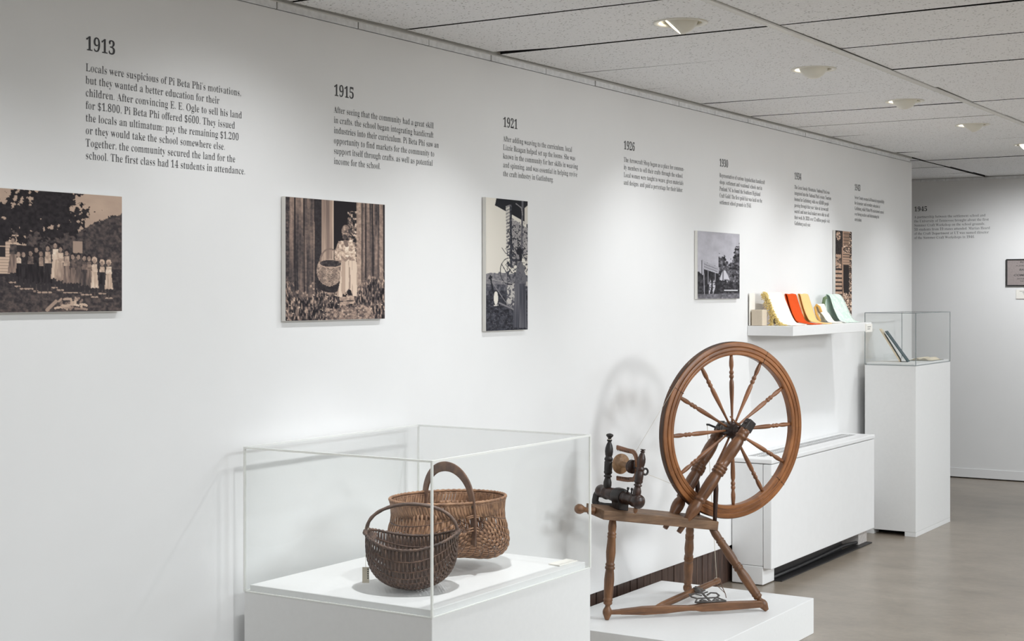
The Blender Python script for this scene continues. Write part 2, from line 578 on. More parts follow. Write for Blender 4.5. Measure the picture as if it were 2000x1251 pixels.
# ceiling: tiles of 0.595 x 1.17 m around the runners
RX = 1.130
rows = [4.738 + 0.598 * i for i in range(-15, 13)]
mb = MB()
cols = [(-3.4, -1.15 + 0.0), (-1.15, 0.0), (0.0, RX), (RX, RX + 1.22), (RX + 1.22, RX + 2.44), (RX + 2.44, RX + 3.66), (RX + 3.66, RX + 4.88), (RX + 4.88, 8.1)]
rt = random.Random(3)
for i in range(len(rows) - 1):
    for j, (xa, xb) in enumerate(cols):
        y0, y1 = rows[i], min(rows[i + 1], FY + 0.02)
        if y0 > FY: continue
        if xb <= 0 and y1 < WE - 0.3: continue
        g = 0.005
        s = lambda: rt.uniform(-0.004, 0.003)
        x0, x1 = xa + 0.0165, xb - 0.0165
        c = [(x0, y0 + g, ZC + s()), (x1, y0 + g, ZC + s()), (x1, y1 - g, ZC + s()), (x0, y1 - g, ZC + s()),
             (x0, y0 + g, ZC + 0.02), (x1, y0 + g, ZC + 0.02), (x1, y1 - g, ZC + 0.02), (x0, y1 - g, ZC + 0.02)]
        eye = [e for e in EYES if y0 < e[0] < y1 and x0 < EX < x1]
        if not eye:
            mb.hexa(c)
            mb.mi[-4:] = [1] * 4      # tile sides painted near-black as the shade in the gaps
            continue
        # tile with the round cut-out of a light
        V, F = [], []
        n = 48
        for q in range(n):
            a = 2 * PI * (q + 0.5) / n
            dx, dy = math.cos(a), math.sin(a)
            V.append((EX + 0.078 * dx, eye[0][0] + 0.078 * dy, ZC))
            t_ = min((x1 - EX) / dx if dx > 0 else (x0 - EX) / dx if dx < 0 else 9, (y1 - g - eye[0][0]) / dy if dy > 0 else (y0 + g - eye[0][0]) / dy if dy < 0 else 9)
            V.append((EX + t_ * dx, eye[0][0] + t_ * dy, ZC))
        for q in range(n):
            r_ = (q + 1) % n
            F.append((2 * q, 2 * r_, 2 * r_ + 1, 2 * q + 1))
        for cx_, cy_ in ((x0, y0 + g), (x1, y0 + g), (x1, y1 - g), (x0, y1 - g)):
            q = min(range(n), key=lambda k_: (Vector(V[2 * k_ + 1][:2]) - Vector((cx_, cy_))).length + (Vector(V[2 * ((k_ + 1) % n) + 1][:2]) - Vector((cx_, cy_))).length)
            V.append((cx_, cy_, ZC)); F.append((2 * q + 1, 2 * ((q + 1) % n) + 1, len(V) - 1))
        mb.add(V, F)
mb.box((-3.4, -4.2, ZC + 0.16), (8.2, FY + 0.1, ZC + 0.25), 1)  # near-black slab painted as the shade above the tile gaps
struct('ceiling', mb, [M['tile'], M['gap_shade']])
for i in range(4):
    mb = MB()
    x = RX + 1.22 * i
    mb.box((x - 0.0135, -4.0, ZC - 0.009), (x + 0.0135, FY, ZC - 0.001))
    mb.box((x - 0.003, -4.0, ZC - 0.001), (x + 0.003, FY, ZC + 0.03))
    struct('trim_%d' % (i + 1), mb, M['grid'], 0.001)
# strip of cut tile closing the gap between wall panel and ceiling
mb = MB()
y = 3.497 - 0.4045 * 16
while y < WE - 0.02:
    e = min(y + 0.4045, WE - 0.02)
    mb.box((-0.10, y + 0.003, WT + 0.0025), (-0.004 + rnd.uniform(-0.0015, 0.0015), e - 0.002, ZC - 0.007))
    mb.box((-0.10, e - 0.002, WT + 0.0025), (-0.0065, e + 0.003, ZC - 0.007), 1)
    y += 0.4045
struct('trim_5', mb, [M['tape'], M['dark_joint']])
mb = MB(); mb.box((-0.10, -4.0, ZC - 0.0075), (0.003, WE, ZC - 0.0045)); mb.box((-0.004, -4.0, ZC - 0.006), (0.0, WE, ZC + 0.01))
struct('trim_6', mb, M['grid'])
mb = MB()
xs = [-3.2, -0.97, -0.52, -0.32, 0.9, 2.1, 3.3, 4.5, 5.7, 6.9, 8.0]
for a, b in zip(xs[:-1], xs[1:]):
    mb.box((a + 0.002, FY - 0.012, WT + 0.008), (b - 0.002, FY, ZC - 0.004))
struct('trim_7', mb, M['tape'], 0.001)

# ================================================================== eyeball lights in the ceiling
def eyeball(y, aim, watts, cone, mouth, label):
    loc = Vector((EX, y, ZC))
    t = thing('ceiling_light', label, 'ceiling light', loc, 0, 'eyeball lights along the wall')
    # trim ring
    mb = MB()
    prof = [(0.092, -0.0015), (0.0915, -0.0035), (0.086, -0.0045), (0.075, -0.003), (0.0725, 0.0), (0.0725, 0.006), (0.092, 0.006)]
    pr_ = [((z + 0.02) / 0.04, r) for r, z in prof]
    mb.lathe(pr_, (0, 0, -0.02), (0, 0, 0.02), 48, True, 0, closed=True)
    mb.build('trim_ring', M['fixture'], t)
    # ball with its mouth along the aim
    d = Vector(mouth).normalized()
    R = 0.061
    c = Vector((0, 0, 0.021))
    mb = MB()
    pr_ = []
    a0 = math.radians(44)
    for i in range(15):
        q = a0 + (PI * 0.80 - a0) * i / 14
        pr_.append((0.5 + 0.5 * math.cos(q) , R * math.sin(q)))
    pr_ += [(tq, r * 0.94) for tq, r in reversed([((0.5 + 0.5 * math.cos(a0 + (PI * 0.80 - a0) * i / 14) * 0.94), R * math.sin(a0 + (PI * 0.80 - a0) * i / 14)) for i in range(15)])]
    mb.lathe(pr_, c - d * R, c + d * R, 40, True, 0, closed=True)
    ball = mb.build('eyeball', M['fixture'], t)
    mb = MB()
    mb.lathe([(0, 0.004), (0.0, 0.030), (0.6, 0.033), (1.0, 0.030)], c + d * 0.008, c + d * 0.034, 24)
    mb.build('bulb', M['glow'], ball)
    # black can above, seen through the ring
    mb = MB()
    mb.lathe([(0, 0.0765), (0.97, 0.0765), (1, 0.070), (1, 0.002), (0.97, 0.002), (0.97, 0.068), (0.0, 0.074)], (0, 0, 0.0), (0, 0, 0.11), 32, True, 0, closed=True)
    mb.build('housing', M['fixture'], t)
    spot('eyeball_lamp', loc + Vector((d.x * 0.075, d.y * 0.075, -0.045)), aim, watts, cone, 1.0)
    # the lamp also lights the inside of its own can
    l = bpy.data.lights.new('can_glow', 'POINT'); l.energy = 0.5; l.shadow_soft_size = 0.012; l.color = (1.0, 0.93, 0.80)
    go = bpy.data.objects.new('can_glow', l); COL.objects.link(go); go.parent = t; go.location = (d.x * 0.030, d.y * 0.030, 0.072)
    return t

EL = ['round eyeball ceiling light nearest the viewer, its glowing mouth tilted to the wall',
      'round cream eyeball ceiling light, second from the front of the row',
      'round cream eyeball ceiling light in the middle of the row of five',
      'round eyeball ceiling light above the tall pedestal, glowing at its wall side',
      'farthest round ceiling light at the frame edge, nearest the far wall']
for (y, aim, wt, cone, mo), lb in zip(EYES, EL):
    eyeball(y, aim, wt, cone, mo, lb)

# ================================================================== lettering
def bold(s):
    o = ''
    for ch in s:
        if 'A' <= ch <= 'Z': o += chr(0x1D400 + ord(ch) - 65)
        elif 'a' <= ch <= 'z': o += chr(0x1D41A + ord(ch) - 97)
        elif '0' <= ch <= '9': o += chr(0x1D7CE + ord(ch) - 48)
        else: o += ch
    return o

DG = None
def text_mesh(name, lines, mat, parent, size, leading, width=None, offset=0.0, serif=True, shear=0.0, track=1.0, fit=None, xs=None, thin=0.0):
    """lines of lettering in the local XY plane, first baseline at y=0; scaled in x so the widest line is width"""
    V, F = [], []
    mw = 0
    parts = []
    for i, s in enumerate(lines):
        cu = bpy.data.curves.new('lettering', 'FONT')
        cu.body = bold(s) if serif else s
        cu.size = size
        cu.offset = offset * size
        cu.shear = shear
        cu.resolution_u = 4
        cu.fill_mode = 'FRONT'
        cu.space_character = track
        ob = bpy.data.objects.new('lettering', cu)
        COL.objects.link(ob)
        bpy.context.view_layer.update()
        me = bpy.data.meshes.new_from_object(ob.evaluated_get(bpy.context.evaluated_depsgraph_get()))
        vs = [v.co.copy() for v in me.vertices]
        fs = [tuple(p.vertices) for p in me.polygons]
        if thin:
            cnt = {}
            for f in fs:
                for q in range(len(f)):
                    cnt[(f[q], f[(q + 1) % len(f)])] = 1
            nx = [0.0] * len(vs); ny = [0.0] * len(vs)
            for (a, b) in cnt:
                if (b, a) not in cnt:
                    d_ = vs[b] - vs[a]
                    L_ = d_.length + 1e-9
                    for q in (a, b):
                        nx[q] += d_.y / L_; ny[q] -= d_.x / L_
            for q in range(len(vs)):
                L_ = math.hypot(nx[q], ny[q])
                if L_ > 1e-6:
                    vs[q].x -= thin * size * nx[q] / max(L_, 0.9)
        bpy.data.objects.remove(ob); bpy.data.curves.remove(cu); bpy.data.meshes.remove(me)
        if vs:
            mw = max(mw, max(v.x for v in vs))
        parts.append((i, vs, fs))
    sx = (width / mw) if width else (xs or 1.0)
    for i, vs, fs in parts:
        o = len(V)
        V += [(v.x * sx, v.y - leading * i, 0) for v in vs]
        F += [tuple(a + o for a in f) for f in fs]
    me = bpy.data.meshes.new(name)
    me.from_pydata(V, [], F)
    me.materials.append(mat)
    me.update()
    o = bpy.data.objects.new(name, me)
    COL.objects.link(o)
    o.parent = parent
    return o

def panel(yl, zh, zl, lead, yr, head, lines, label, hcap, bcap, far=False, hw=None):
    """wall lettering: left edge yl, heading baseline zh, first body baseline zl"""
    if not far:
        t = thing('wall_text', label, 'wall text', (0.0008, yl, zl), 0, 'dated texts on the long wall')
        t.rotation_euler = (PI / 2, 0, PI / 2)
    else:
        t = thing('wall_text', label, 'wall text', (yl, FY - 0.0008, zl))
        t.rotation_euler = (PI / 2, 0, 0)
    p = text_mesh('paragraph', lines, M['ink_grey'], t, bcap / 0.72, lead, yr - yl, -0.0015, thin=0.026)
    h = text_mesh('heading', [head], M['ink'], t, hcap / 0.70, lead, hw, 0.0, thin=0.006)
    h.location = (0, zh - zl, 0)
    return t

T1913 = ["Locals were suspicious of Pi Beta Phi's motivations,", "but they wanted a better education for their",
         "children. After convincing E. E. Ogle to sell his land", "for $1,800, Pi Beta Phi offered $600. They issued",
         "the locals an ultimatum: pay the remaining $1,200", "or they would take the school somewhere else.",
         "Together, the community secured the land for the", "school. The first class had 14 students in attendance."]
T1915 = ["After seeing that the community had a great skill", "in crafts, the school began integrating handicraft",
         "industries into their curriculum. Pi Beta Phi saw an", "opportunity to find markets for the community to",
         "support itself through crafts, as well as potential", "income for the school."]
T1921 = ["After adding weaving to the curriculum, local", "Lizzie Reagan helped set up the looms. She was",
         "known in the community for her skills in weaving", "and spinning, and was essential in helping revive", "the craft industry in Gatlinburg."]
T1926 = ["The Arrowcraft Shop began as a place for commun-", "ity members to sell their crafts through the school.",
         "Local women were taught to weave, given materials", "and designs, and paid a percentage for their labor."]
T1930 = ["Representatives of various Appalachian handicraft", "shops, settlement and vocational schools met in",
         "Penland, NC to found the Southern Highland", "Craft Guild. The first guild fair was held on the", "settlement school grounds in 1946."]
T1934 = ["The Great Smoky Mountains National Park was", "integrated into the National Park system. Tourism",
         "boomed in Gatlinburg, with over 40,000 people", "passing through that year. Sales at Arrowcraft",
         "soared, and more local makers were able to sell", "their work. By 2020, over 12 million people visit", "Gatlinburg each year."]
T1943 = ["Sevier County assumed all financial responsibility", "for elementary and secondary education at",
         "Gatlinburg, while Pi Beta Phi maintained control", "over hiring teachers and determining the", "curriculum."]
T1945 = ["A partnership between the settlement school and", "the University of Tennessee brought about the first",
         "Summer Craft Workshop on the school grounds.", "50 students from 19 states attended. Marian Heard",
         "of the Craft Department at UT was named director", "of the Summer Craft Workshops in 1946."]
PANELS = [
    ('1913', 2.730, 2.106, 2.050, 3.347, T1913, 'wall text headed 1913, eight lines above the group photograph'),
    ('1915', 3.768, 2.101, 2.046, 4.359, T1915, 'wall text headed 1915, six lines above the seated figure photograph'),
    ('1921', 4.787, 2.096, 2.041, 5.362, T1921, 'wall text headed 1921, five lines above the narrow spinner photograph'),
    ('1926', 5.768, 2.090, 2.035, 6.373, T1926, 'wall text headed 1926, four lines on the bare wall above the wheel'),
    ('1930', 6.776, 2.088, 2.034, 7.352, T1930, 'wall text headed 1930, above the grey fair stall photograph'),
    ('1934', 7.770, 2.088, 2.035, 8.345, T1934, 'wall text headed 1934, seven lines above the tall staircase photograph'),
    ('1943', 8.749, 2.084, 2.031, 9.310, T1943, 'wall text headed 1943, last block before the corner of the long wall'),
]
for hd, yl, zh, z1, yr, lines, lb in PANELS:
    panel(yl, zh, z1, 0.0334, yr, hd, lines, lb, 0.0372, 0.0218, hw=0.103)
panel(-0.576, 2.112, 2.057, 0.0333, 0.022, '1945', T1945, 'wall text headed 1945 on the far end wall', 0.0372, 0.0210, far=True, hw=0.104)

# ================================================================== mounted photographs (painted as ink on the board face)
class Ink:
    """a small grey picture, drawn in its own coordinates x 0..W, y 0..Hh (down)"""
    def __init__(self, nx, ny, W, Hh, seed):
        self.nx, self.ny, self.W, self.Hh = nx, ny, W, Hh
        self.X, self.Y = np.meshgrid((np.arange(nx) + 0.5) / nx * W, (np.arange(ny) + 0.5) / ny * Hh)
        self.a = np.full((ny, nx), 0.5)
        self.r = np.random.RandomState(seed)
    def fbm(self, sx, sy, octs=4):
        out = np.zeros((self.ny, self.nx)); amp = 1.0; tot = 0
        for o in range(octs):
            gx, gy = max(2, int(self.W / sx) + 2), max(2, int(self.Hh / sy) + 2)
            g = self.r.rand(gy + 1, gx + 1)
            fx = self.X / self.W * (gx - 1); fy = self.Y / self.Hh * (gy - 1)
            ix, iy = fx.astype(int), fy.astype(int)
            tx, ty = fx - ix, fy - iy
            tx = tx * tx * (3 - 2 * tx); ty = ty * ty * (3 - 2 * ty)
            out += amp * ((g[iy, ix] * (1 - tx) + g[iy, ix + 1] * tx) * (1 - ty) + (g[iy + 1, ix] * (1 - tx) + g[iy + 1, ix + 1] * tx) * ty)
            tot += amp; amp *= 0.55; sx = max(sx / 2, self.W / self.nx); sy = max(sy / 2, self.Hh / self.ny)
        return np.clip((out / tot - .5) * 1.7 + .5, 0, 1)
    def put(self, mask, val, alpha=1.0):
        m = mask.astype(float) * alpha
        self.a = self.a * (1 - m) + np.asarray(val) * m
    def poly(self, pts):
        m = np.zeros(self.X.shape, bool)
        n = len(pts)
        for i in range(n):
            (x0, y0), (x1, y1) = pts[i], pts[(i + 1) % n]
            if y0 == y1: continue
            c = ((self.Y >= min(y0, y1)) & (self.Y < max(y0, y1)))
            xx = x0 + (self.Y - y0) * (x1 - x0) / (y1 - y0)
            m ^= c & (self.X < xx)
        return m
    def ell(self, cx, cy, rx, ry):
        return ((self.X - cx) / rx) ** 2 + ((self.Y - cy) / ry) ** 2 < 1
    def line(self, x0, y0, x1, y1, w):
        dx, dy = x1 - x0, y1 - y0
        L2 = dx * dx + dy * dy + 1e-9
        t = np.clip(((self.X - x0) * dx + (self.Y - y0) * dy) / L2, 0, 1)
        return (self.X - x0 - t * dx) ** 2 + (self.Y - y0 - t * dy) ** 2 < w * w
    def path(self, pts, w):
        m = np.zeros(self.X.shape, bool)
        for a, b in zip(pts[:-1], pts[1:]):
            m |= self.line(*a, *b, w)
        return m
    def colors(self, stops):
        v = np.clip(self.a, 0, 1)
        xs = [s[0] for s in stops]
        c = np.stack([np.interp(v, xs, [s[1][i] for s in stops]) for i in range(3)], -1) / 255.0
        return np.where(c <= 0.04045, c / 12.92, ((c + 0.055) / 1.055) ** 2.4)

SEPIA = [(0, (34, 30, 33)), (0.25, (64, 59, 61)), (0.55, (140, 120, 110)), (0.8, (206, 180, 160)), (1, (240, 224, 206))]
COOLS = [(0, (28, 28, 33)), (0.3, (74, 74, 82)), (0.6, (140, 136, 138)), (0.85, (214, 208, 198)), (1, (238, 234, 222))]
GREYS = [(0, (26, 25, 28)), (0.5, (120, 118, 124)), (0.8, (190, 188, 196)), (1, (240, 240, 242))]
BROWN = [(0, (30, 27, 28)), (0.3, (78, 66, 62)), (0.6, (164, 132, 112)), (0.85, (222, 190, 166)), (1, (246, 226, 206))]

def photo(label, y0, y1, z0, z1, ink, tones, th=0.018):
    yc = (y0 + y1) / 2
    mb = MB(); mb.box((0.003, y0, z0), (th, y1, z1))
    t = mb.build('mounted_photograph', M['foam'], None, (0, yc, z0))
    tag(t, label, 'photograph', 'mounted photographs on the long wall')
    nx, ny = ink.nx, ink.ny
    ys = np.linspace(y0 + 0.001, y1 - 0.001, nx); zs = np.linspace(z1 - 0.001, z0 + 0.001, ny)
    V = [(th + 0.0006, y - yc, z - z0) for z in zs for y in ys]
    F = [(j * nx + i, (j + 1) * nx + i, (j + 1) * nx + i + 1, j * nx + i + 1) for j in range(ny - 1) for i in range(nx - 1)]
    me = bpy.data.meshes.new('printed_image')
    me.from_pydata(V, [], F)
    at = me.color_attributes.new('ink', 'FLOAT_COLOR', 'POINT')
    c = np.concatenate([ink.colors(tones).reshape(-1, 3), np.ones((nx * ny, 1))], 1)
    at.data.foreach_set('color', c.astype(np.float32).ravel())
    me.materials.append(M['print'])
    o = bpy.data.objects.new('printed_image', me)
    COL.objects.link(o)
    o.parent = t
    return t

# 1: schoolchildren in a row under a dark tree
p = Ink(300, 210, 1490, 1010, 11); ox = 490
n1, n2, n3 = p.fbm(60, 60), p.fbm(22, 22, 3), p.fbm(200, 120)
p.a[:] = 0.74 + 0.06 * (n3 - 0.5)
X, Y = p.X, p.Y
hill = Y > np.interp(X, [ox + 600, ox + 780, ox + 860, ox + 1000], [330, 235, 200, 150]) + 30 * (n2 - .5)
p.put(hill, 0.30 + 0.22 * (n2 - .5))
p.put(Y > 640, 0.20 + 0.22 * (n2 - 0.4) + .10 * (Y - 640) / 370)
# house
p.put(p.poly([(0, 340), (ox + 200, 380), (ox + 210, 500), (ox + 90, 690), (0, 700)]), 0.80 - 0.22 * ((Y % 24) < 6))
p.put(p.poly([(ox - 60, 370), (ox + 44, 380), (ox + 44, 560), (ox - 60, 560)]), 0.16)
p.put(p.line(ox - 60, 470, ox + 44, 470, 4) | p.line(ox - 10, 370, ox - 10, 560, 4), 0.7)
p.put(p.poly([(ox + 580, 410), (ox + 655, 410), (ox + 655, 510), (ox + 580, 510)]), 0.66)
# crown
d = np.minimum(((X - (ox + 330)) / 380) ** 2 + ((Y - 190) / 240) ** 2, ((X - (ox - 60)) / 420) ** 2 + ((Y - 230) / 170) ** 2)
crown = d + 1.5 * (n1 - .5) + 0.7 * (n2 - .5) < 0.95
p.put(crown, 0.10 + 0.16 * (n2 - .4))
p.put((n2 > 0.62) & (Y < 130) & (X < ox + 260), 0.72)
p.put(p.poly([(0, 440), (ox + 40, 450), (ox + 330, 470), (ox + 330, 780), (0, 700)]) & (X > ox + 130), 0.12 + .1 * (n2 - .4))
ppl = [(105, 400, 690, .30, .52, 42), (148, 510, 720, .8, .12, 26), (185, 510, 740, .14, .12, 26), (240, 500, 740, .42, .16, 34), (285, 470, 760, .16, .12, 34), (322, 500, 770, .62, .14, 26),
       (375, 455, 770, .72, .16, 36), (436, 430, 730, .88, .78, 38), (478, 460, 750, .78, .62, 36), (528, 490, 770, .72, .55, 34), (578, 520, 770, .40, .46, 34), (626, 520, 770, .34, .44, 34),
       (676, 530, 790, .46, .34, 32), (715, 530, 790, .56, .50, 30), (760, 550, 810, .86, .84, 36), (825, 570, 780, .80, .14, 32), (882, 570, 820, .88, .80, 38)]
for x, yt, yb, tp, bt, wd in ppl:
    x += ox; m = yt + (yb - yt) * 0.46
    p.put(p.poly([(x - wd * .55, yt + 50), (x + wd * .55, yt + 50), (x + wd * .75, m), (x - wd * .75, m)]), tp + .25 * (n2 - .5))
    p.put(p.poly([(x - wd * .6, m), (x + wd * .6, m), (x + wd * 1.0, yb), (x - wd * 1.0, yb)]), bt + .22 * (p.fbm(14, 90, 2) - .5))
    p.put(p.line(x - 14, yb, x - 14, yb + 70, 9) | p.line(x + 14, yb, x + 14, yb + 70, 9), .22)
    p.put(p.ell(x - 16, yb + 74, 16, 7) | p.ell(x + 18, yb + 74, 16, 7), .7)
    p.put(p.ell(x, yt + 12, 22, 26), .16 if tp < .7 or x < ox + 600 else .8); p.put(p.ell(x - 2, yt + 25, 15, 21), .62 + .2 * (n2 - .5))
for i in range(26):
    x, y = ox + 470 + p.r.rand() * 190, 890 + p.r.rand() * 95
    a = p.r.rand() * 3
    p.put(p.line(x, y, x + 46 * math.cos(a), y + 20 * math.sin(a), 9), .45 + .4 * p.r.rand())
p.put(p.line(ox + 370, 990, ox + 440, 920, 14), .66)
p.put(p.line(0, 815, ox + 1000, 850, 3), .3)
photo('wide sepia photograph of a group lined up beneath a dark tree', 2.240, 2.842, 1.410, 1.722, p, SEPIA)

# 2: seated figure with a basket in a cabin doorway
p = Ink(210, 200, 810, 1000, 5); ox, oy = 118, 100
n2, n3, st = p.fbm(16, 16, 3), p.fbm(120, 120), p.fbm(26, 700, 5)
X, Y = p.X, p.Y
p.a[:] = 0.42 + 0.50 * (st - .5) + .14 * (n2 - .5)
for x in (22, 70, 140, 230, 345 - ox + 0, 270, 640, 700, 780):
    p.put(p.line(x, 0, x + 4, 760, 4 + 4 * p.r.rand()), .12)
p.put(X < 30, .30 + .3 * (n2 - .5))
p.put((X > 278) & (X < 372), 0.64 + .35 * (st - .5)); p.put((X > 228) & (X < 276), 0.18 + .15 * (n2 - .5))
p.put((X > 366) & (X < 374) & (Y < 560), .86)
p.put((X > 374) & (X < 562) & (Y < 640), .03)
p.put((X > 490) & (X < 562) & (Y > 80) & (Y < 480), .38 + 1.3 * (n2 - .5))
p.put((X > 562) & (X < 606), 0.66 + .2 * (n2 - .5)); p.put((X > 796), .12)
p.put((X > 606) & (X < 612), .2); p.put((X > 760) & (X < 790), .6 + .2 * (n2 - .5))
gr = p.fbm(9, 26, 3)
p.put(Y + 130 * (n3 - .5) + 90 * (gr - .5) > np.interp(X, [0, 240, 520, 560, 810], [735, 745, 760, 690, 610]), .32 + 0.9 * (gr - .5))
p.put((Y > 880 + 60 * (n3 - .5)) & (X > 320) & (X < 700), .52 + .5 * (n2 - .5))
p.put(p.poly([(420, 812), (545, 790), (545, 860), (430, 880)]), .66 + .3 * (n2 - .5)); p.put(p.line(425, 845, 540, 838, 4), .25)
# basket
p.put(p.ell(352, 660, 128, 110), .12 + .2 * (n2 - .4))
bk = p.ell(342, 590, 104, 128) & (Y > 505)
p.put(bk, .56 + .34 * np.sign(np.sin((Y - 500 - .004 * (X - 342) ** 2) * .55)) * .5 + .3 * (n2 - .5))
p.put(p.ell(350, 530, 92, 34), .2 + .3 * (n2 - .5)); p.put(p.ell(350, 530, 96, 38) & ~p.ell(350, 528, 86, 29), .72)
p.put(p.ell(345, 520, 84, 120) & ~p.ell(345, 520, 70, 106) & (Y < 520), .52)
# figure
p.put(p.poly([(436, 520), (470, 466), (530, 458), (556, 480), (570, 560), (572, 640), (568, 800), (535, 800), (505, 730), (470, 770), (440, 812), (398, 800), (424, 690)]), .88 - .16 * (st > .58))
p.put(p.line(505, 560, 508, 730, 5), .62)
p.put(p.poly([(415, 340), (520, 325), (552, 400), (560, 500), (470, 500), (440, 510), (382, 490), (378, 440)]), .78 + .5 * (n2 - .5))
p.put(p.path([(440, 470), (470, 500), (505, 470)], 9), .6)
p.put(p.ell(474, 252, 34, 52), .60 + .3 * (n2 - .5)); p.put(p.ell(468, 270, 26, 44), .56 + .5 * (n2 - .5)); p.put(p.ell(503, 250, 10, 24), .30); p.put(p.ell(466, 302, 20, 20), .34 + .3 * (n2 - .5))
p.put(p.line(470, 340, 480, 370, 16), .5); p.put(p.line(456, 262, 466, 262, 4) | p.line(480, 262, 489, 262, 4) | p.line(462, 292, 482, 292, 4), .2)
p.put(p.ell(505, 770, 17, 26) | p.ell(466, 792, 20, 14), .06); p.put(p.ell(466, 786, 8, 5), .7)
for i in range(40):
    p.put(p.ell(p.r.rand() * 810, 780 + p.r.rand() * 210, 3 + 5 * p.r.rand(), 4), .85)
photo('sepia photograph of a seated person beside a large basket in a doorway', 3.510, 4.018, 1.372, 1.759, p, SEPIA)

# 3: tall narrow print, figure at a large wheel beside a porch pillar
p = Ink(110, 240, 345, 1075, 3); X, Y = p.X, p.Y
n2, n3 = p.fbm(14, 14, 3), p.fbm(60, 60)
p.a[:] = 0.90 - .06 * Y / 700
p.put(Y > 605 + 40 * (n3 - .5), .52 + .2 * (n2 - .5)); p.put(Y > 700, .34 + .3 * (n2 - .5)); p.put(Y > 760 + 60 * (n3 - .5), .16 + .32 * (n2 - .45))
p.put(p.poly([(84, 0), (345, 0), (345, 330), (330, 180), (160, 100), (72, 60)]), .06)
p.put(p.poly([(160, 60), (205, 40), (205, 420), (165, 470)]), .80 - .34 * (((Y + .6 * X) % 27) < 8))
p.put(p.poly([(190, 50), (210, 50), (215, 560), (196, 560)]), .22 + .5 * (n2 - .4))
p.put(p.poly([(210, 150), (345, 230), (345, 430), (215, 560)]), .70 + .4 * (n2 - .5))
p.put((n2 > .60) & (X > 170) & (X < 345) & (Y > 180) & (Y < 700), .24)
p.put(p.poly([(318, 60), (345, 35), (345, 190), (318, 200)]), .82)
p.put(p.path([(300, 0), (296, 200), (290, 480)], 7), .40); p.put(p.path([(244, 30), (290, 60), (300, 120)], 4), .6)
for i in range(16):
    x, y = 190 + p.r.rand() * 150, 250 + p.r.rand() * 260
    p.put(p.path([(x, y), (x + 30 * p.r.randn(), y + 40), (x + 30 * p.r.randn(), y + 110)], 2.4), .14)
p.put(p.path([(128, 400), (160, 445), (230, 470)], 3), .25)
p.put(p.poly([(170, 700), (230, 690), (235, 880), (165, 880)]), .74 - .4 * (n2 > .5))
# wheel
ring = p.ell(190, 590, 78, 112) & ~p.ell(190, 590, 72, 105)
p.put(ring, .16); p.put(p.path([(130, 540), (200, 660)], 3), .2); p.put(p.path([(34, 630), (60, 770)], 6), .05); p.put(p.path([(30, 650), (42, 640)], 10), .08)
p.put(p.path([(50, 660), (345, 710)], 2), .7); p.put(p.path([(50, 680), (150, 830), (220, 900)], 3), .55); p.put(p.path([(110, 850), (230, 905)], 6), .55)
p.put(p.ell(80, 810, 17, 56), .88); p.put(p.line(66, 870, 96, 866, 4), .8)
# figure
p.put(p.poly([(238, 650), (312, 640), (330, 800), (335, 1060), (215, 1050), (228, 860)]), .33 + .24 * (p.fbm(10, 300, 2) - .5))
p.put(p.poly([(255, 520), (290, 500), (316, 560), (318, 690), (232, 690)]), .42 + .2 * (n2 - .5))
p.put(p.path([(285, 540), (322, 640), (336, 690)], 13), .44); p.put(p.ell(337, 690, 8, 20), .74)
p.put(p.ell(262, 455, 16, 34), .58); p.put(p.ell(272, 425, 26, 28) | p.poly([(266, 440), (292, 430), (296, 500), (276, 500)]), .07)
for i in range(90):
    p.put(p.ell(p.r.rand() * 230, 860 + p.r.rand() * 200, 2 + 3 * p.r.rand(), 3), .4)
photo('tall narrow photograph of a standing person working at a spinning wheel', 4.640, 4.938, 1.316, 1.818, p, COOLS)

# 4: grey print, stall and tents before trees
p = Ink(120, 130, 570, 900, 8); X, Y = p.X, p.Y
n2, n3 = p.fbm(22, 22, 3), p.fbm(80, 80)
p.a[:] = 0.76 + .08 * (n3 - .5) + .05 * Y / 900
p.put(Y > 800, .46 + .3 * (n2 - .5))
tl = np.interp(X, [280, 330, 380, 420, 470, 520, 570], [330, 330, 360, 420, 330, 200, 130])
p.put((Y > tl + 110 * (n2 - .5)) & (X > 275) & (Y < 820), .26 + .7 * (n2 - .5))
p.put((Y > 560 + 120 * (n2 - .5)) & (X < 90) & (Y < 830), .14 + .3 * (n2 - .4))
p.put(p.poly([(330, 520), (370, 510), (430, 640), (420, 690), (290, 640)]), .84); p.put(p.poly([(330, 520), (345, 515), (345, 660), (325, 655)]), .5)
p.put(p.poly([(230, 640), (260, 600), (280, 650), (250, 690)]), .9); p.put(p.poly([(470, 690), (495, 640), (520, 700)]), .9)
p.put((Y > 650 + 50 * (n2 - .5)) & (Y < 825) & (X > 230), .09 + .4 * (n2 - .4) * (n2 > .5))
p.put(p.poly([(75, 500), (280, 560), (280, 830), (75, 830)]), .10 + .2 * (n2 - .4))
p.put(p.poly([(75, 395), (285, 470), (280, 550), (75, 490)]), .72)
for k_ in range(9):
    p.put(p.line(90 + k_ * 20, 432 + k_ * 7, 98 + k_ * 20, 446 + k_ * 7, 4) | p.line(88 + k_ * 20, 466 + k_ * 7, 97 + k_ * 20, 478 + k_ * 7, 4), .42)
p.put(p.line(58, 390, 58, 620, 6), .12); p.put(p.line(80, 500, 90, 830, 6) | p.line(138, 520, 140, 700, 5) | p.line(232, 550, 232, 660, 4), .62)
p.put(p.ell(130, 420, 5, 5) | p.ell(228, 455, 5, 5), .1)
for x in (165, 215):
    p.put(p.poly([(x - 12, 660), (x + 10, 650), (x + 18, 740), (x - 8, 830), (x - 20, 830)]), .82 - .4 * (n2 > .56)); p.put(p.ell(x, 640, 8, 12), .4)
p.put((Y > 775) & (Y < 787) & (X > 350) & (X < 540) & (n3 > .42), .92)
photo('square grey photograph of a market stall and white tents under trees', 6.484, 6.982, 1.4295, 1.758, p, GREYS)

